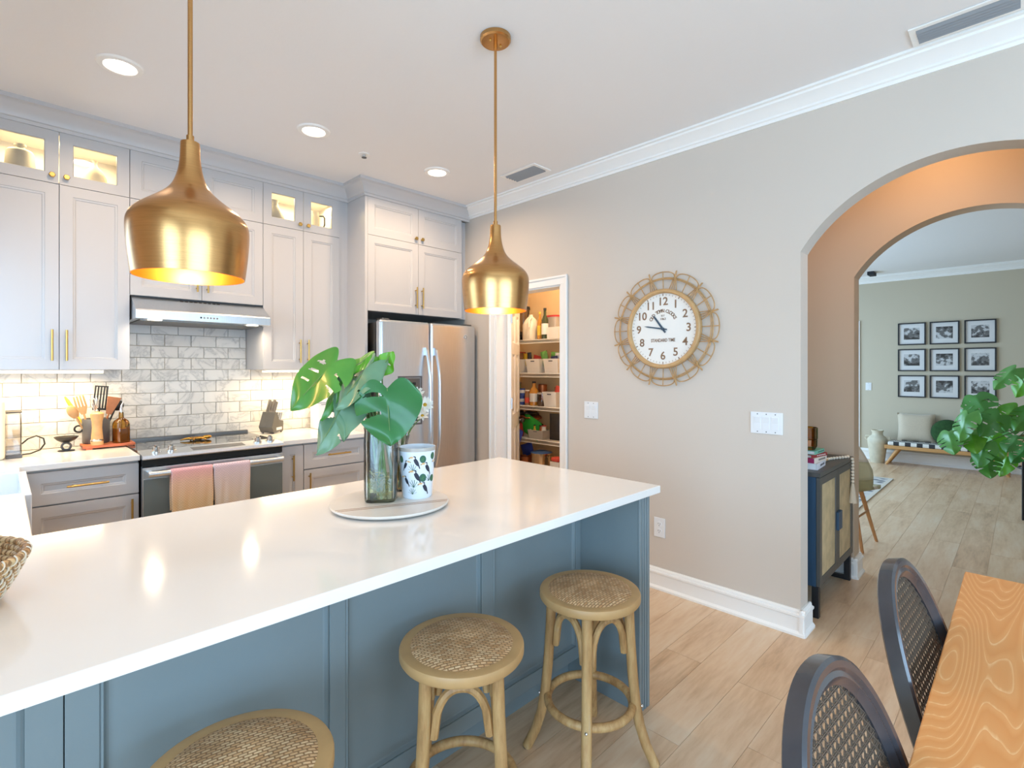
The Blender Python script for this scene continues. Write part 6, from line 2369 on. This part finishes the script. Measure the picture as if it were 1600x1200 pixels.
# framed prints, three rows of three
cols_u = ((1403, 1447), (1453, 1499), (1507, 1557))
rows_z = (1.905, 1.520, 1.135)
names_r = ('top', 'middle', 'bottom')
names_c = ('column nearest the arch edge', 'centre column', 'column above the plant')
pics = {}
fw, fh = 0.325, 0.325
fr_m = MB()
for k in range(9):
    m_photo('photo_%d' % k, k + 1, k % 3)
for r in range(3):
    for c in range(3):
        ya = XF * (1600 / cols_u[c][0] - 1)
        yb = XF * (1600 / cols_u[c][1] - 1)
        t = thing('framed_print', 'black framed black-and-white print, %s row, %s' % (names_r[r], names_c[c]), 'picture', (XF - 0.001, (ya + yb) / 2, rows_z[r]), rot=WALL_X, group='black framed prints on the living room wall')
        a, b = fw / 2, fh / 2
        m = MB()
        for x0, x1, y0, y1 in ((-a, a, -b, -b + 0.016), (-a, a, b - 0.016, b), (-a, -a + 0.016, -b + 0.016, b - 0.016), (a - 0.016, a, -b + 0.016, b - 0.016)):
            m.box(x0, x1, y0, y1, 0.0, 0.024)
        m.build('frame', 'print_black', t, merge=False)
        box(-a + 0.014, a - 0.014, -b + 0.014, b - 0.014, 0.004, 0.008).build('mat_board', 'paper_white', t)
        box(-0.092, 0.092, -0.082, 0.088, 0.0082, 0.0088).build('photograph', 'photo_%d' % (r * 3 + c), t)
        MB().add([(-a + 0.015, -b + 0.015, 0.015), (a - 0.015, -b + 0.015, 0.015), (a - 0.015, b - 0.015, 0.015), (-a + 0.015, b - 0.015, 0.015)], [(0, 1, 2, 3)]).build('glazing', 'pane_clear', t)

# bench
bn = thing('bench', 'low oak bench with splayed legs under the framed prints', 'bench', (9.28, 0.78, 0))
box(-0.17, 0.17, -0.66, 0.66, 0.235, 0.285).build('seat', 'bench_oak', bn, bevel=0.006)
for s in (-1, 1):
    for x in (-0.12, 0.12):
        MB().tube([(x, s * 0.50, 0.237), (x, s * 0.645, 0.0)], [0.026, 0.018], 12).build('leg', 'bench_oak', bn, smooth=40)
th_ = thing('bench_throw', 'black and white woven throw folded along the bench', 'throw', (9.28, 0.80, 0.2855))
box(-0.175, 0.165, -0.60, 0.60, 0, 0.055).build('cloth', 'throw_blocks', th_, bevel=0.018, seg=3)


def cushion(name, label, loc, rot, w_, h_, th, mt, round_=False):
    v, f = [], []
    n = 14
    for side in (-1, 1):
        for i in range(n + 1):
            for j in range(n + 1):
                a, b = 2 * i / n - 1, 2 * j / n - 1
                if round_:
                    k = math.sqrt(a * a + b * b)
                    mx_ = max(abs(a), abs(b))
                    if k > 1e-6:
                        a, b = a * mx_ / k, b * mx_ / k
                    e = max(0.0, 1 - min(1.0, a * a + b * b)) ** 0.45
                else:
                    e = ((1 - a ** 4) * (1 - b ** 4)) ** 0.5
                    pin = 1 - 0.05 * (1 - abs(a) ** 2) * abs(b) ** 4
                    a2 = a * (1 - 0.06 * (1 - b * b))
                    b = b * (1 - 0.06 * (1 - a * a))
                    a = a2
                v.append((a * w_ / 2, side * th / 2 * e, h_ / 2 + b * h_ / 2))
    N2 = (n + 1) ** 2
    for k in (0, N2):
        for i in range(n):
            for j in range(n):
                f.append((k + i * (n + 1) + j, k + i * (n + 1) + j + 1, k + (i + 1) * (n + 1) + j + 1, k + (i + 1) * (n + 1) + j))
    o = MB().add(v, f).build(name, mt, smooth=70)
    o.location = loc
    o.rotation_euler = rot
    return tag(o, label, 'pillow')


cushion('throw_pillow', 'square cream linen pillow on the bench', (9.33, 1.10, 0.335), (rad(-14), 0, rad(-84)), 0.44, 0.42, 0.14, 'linen')
cushion('round_pillow', 'round dark green knitted pillow on the bench', (9.27, 0.755, 0.335), (rad(-16), 0, rad(-90)), 0.36, 0.36, 0.16, 'green_velvet', True)

fvz = thing('floor_vase', 'tall cream pottery floor vase with small handles beside the bench', 'vase', (9.25, 1.545, 0))
MB().lathe([(0, 0), (0.085, 0), (0.09, 0.02), (0.105, 0.15), (0.125, 0.30), (0.128, 0.34), (0.10, 0.385), (0.072, 0.405), (0.066, 0.44), (0.078, 0.47), (0.080, 0.48), (0.070, 0.48), (0.06, 0.44), (0.06, 0.41), (0, 0.39)], n=32).build('body', 'vase_cream', fvz, smooth=45)
for s in (-1, 1):
    MB().tube([(0, s * 0.10, 0.385), (0, s * 0.145, 0.385), (0, s * 0.15, 0.35), (0, s * 0.125, 0.325)], 0.010, 8).build('handle', 'vase_cream', fvz, smooth=50)

# big potted monstera standing before the bench
PX, PY = 6.75, -0.10
ps = thing('plant_stand', 'black metal plant stand under the terracotta pot', 'plant stand', (PX, PY, 0))
for k in range(4):
    a = rad(45 + 90 * k)
    MB().cyl((0.15 * math.cos(a), 0.15 * math.sin(a), 0), (0.15 * math.cos(a), 0.15 * math.sin(a), 0.56), 0.009, n=8).build('leg', 'black_plastic', ps, smooth=40)
MB().tube([(0.142 * math.cos(2 * PI * i / 32), 0.142 * math.sin(2 * PI * i / 32), 0.47) for i in range(32)], 0.008, 8, closed=True).build('ring', 'black_plastic', ps, smooth=40)
pot = thing('plant_pot', 'tapered terracotta pot holding the living room monstera', 'pot', (PX, PY, 0.48))
MB().lathe([(0, 0), (0.115, 0), (0.12, 0.01), (0.133, 0.20), (0.138, 0.24), (0.145, 0.245), (0.145, 0.285), (0.132, 0.285), (0.128, 0.23), (0, 0.23)], n=36).build('body', 'terracotta', pot, smooth=40)
MB().lathe([(0, 0.262), (0.1, 0.258), (0.128, 0.25)], n=24).build('soil', 'soil', pot, smooth=60)
mo = thing('potted_monstera', 'large leafy monstera plant in front of the bench', 'plant', (PX, PY, 0.742))
LV = []
for i, (sl_, ho) in enumerate((([(0.25, 0.03, 0.4, 1), (0.42, 0.03, 0.35, 1), (0.6, 0.03, 0.4, 1), (0.30, 0.03, 0.4, -1), (0.48, 0.03, 0.36, -1), (0.66, 0.03, 0.4, -1)], []),
                               ([(0.35, 0.035, 0.35, 1), (0.18, 0.03, 0.4, 1), (0.55, 0.03, 0.35, -1), (0.36, 0.03, 0.4, -1)], [(0.3, 0.025, -0.4, 0.25), (0.5, 0.025, 0.4, 0.2)]), ([(0.5, 0.03, 0.4, 1), (0.3, 0.03, 0.4, -1)], [(0.4, 0.02, 0.4, 0.2)]))):
    lm, mid = leaf_mb(0.25, 0.235, sl_, ho, 0.25, 0.25, 44, 14)
    LV.append(lm.mesh('monstera_leaf', 70, merge=False))
for i, me in enumerate(LV):
    me.materials.append(MATS[('leaf_mid', 'plant_green', 'leaf_bright')[i]])
lf = [(1565, 590, 6.30, 0.95), (1535, 636, 6.25, 1.05), (1592, 605, 6.55, 0.85), (1500, 668, 6.20, 1.0), (1546, 665, 6.05, 0.9), (1520, 690, 6.15, 0.85), (1484, 690, 6.25, 0.95), (1530, 712, 6.10, 0.85),
      (1556, 703, 6.25, 0.8), (1544, 727, 6.15, 0.9), (1580, 690, 6.05, 0.9), (1570, 650, 6.35, 0.9), (1598, 655, 6.1, 0.95), (1590, 710, 6.2, 0.75), (1565, 730, 6.3, 0.7), (1512, 640, 6.5, 0.8), (1560, 675, 6.6, 0.9)]
for i, (u, v_, s_, k_) in enumerate(lf):
    c_ = at(u, v_, s_) - Vector(mo.location)
    outd = Vector((c_.x * 0.4 - 0.25, max(0.15, c_.y) * 0.8 + 0.1, 0)).normalized()
    tipd = (outd * random.uniform(0.2, 0.8) + Vector((random.uniform(-0.6, 0.3), random.uniform(-0.5, 0.5), random.uniform(-1.1, -0.3)))).normalized()
    nr = Vector((-0.75, 0.1, 0.55)) + Vector((random.uniform(-0.3, 0.3), random.uniform(-0.45, 0.45), random.uniform(-0.2, 0.3)))
    b_ = c_ - tipd * 0.14 * k_
    M4 = frame_mat(b_, b_ + tipd, nr) @ Matrix.Scale(k_, 4)
    o = bpy.data.objects.new('leaf', LV[i % 3])
    COL.objects.link(o)
    o.parent = mo
    o.matrix_local = M4
    pts = []
    g0 = Vector((random.uniform(-0.03, 0.03), random.uniform(-0.03, 0.03), 0.0))
    g1 = g0 + Vector((0, 0, 0.18)) + b_ * 0.2
    for q in range(9):
        f_ = q / 8
        pts.append(g0 * (1 - f_) ** 2 + g1 * 2 * f_ * (1 - f_) + b_ * f_ * f_)
    MB().tube(pts, [0.007 - 0.004 * q / 8 for q in range(9)], 7).build('petiole', 'stem_green', mo, smooth=60)
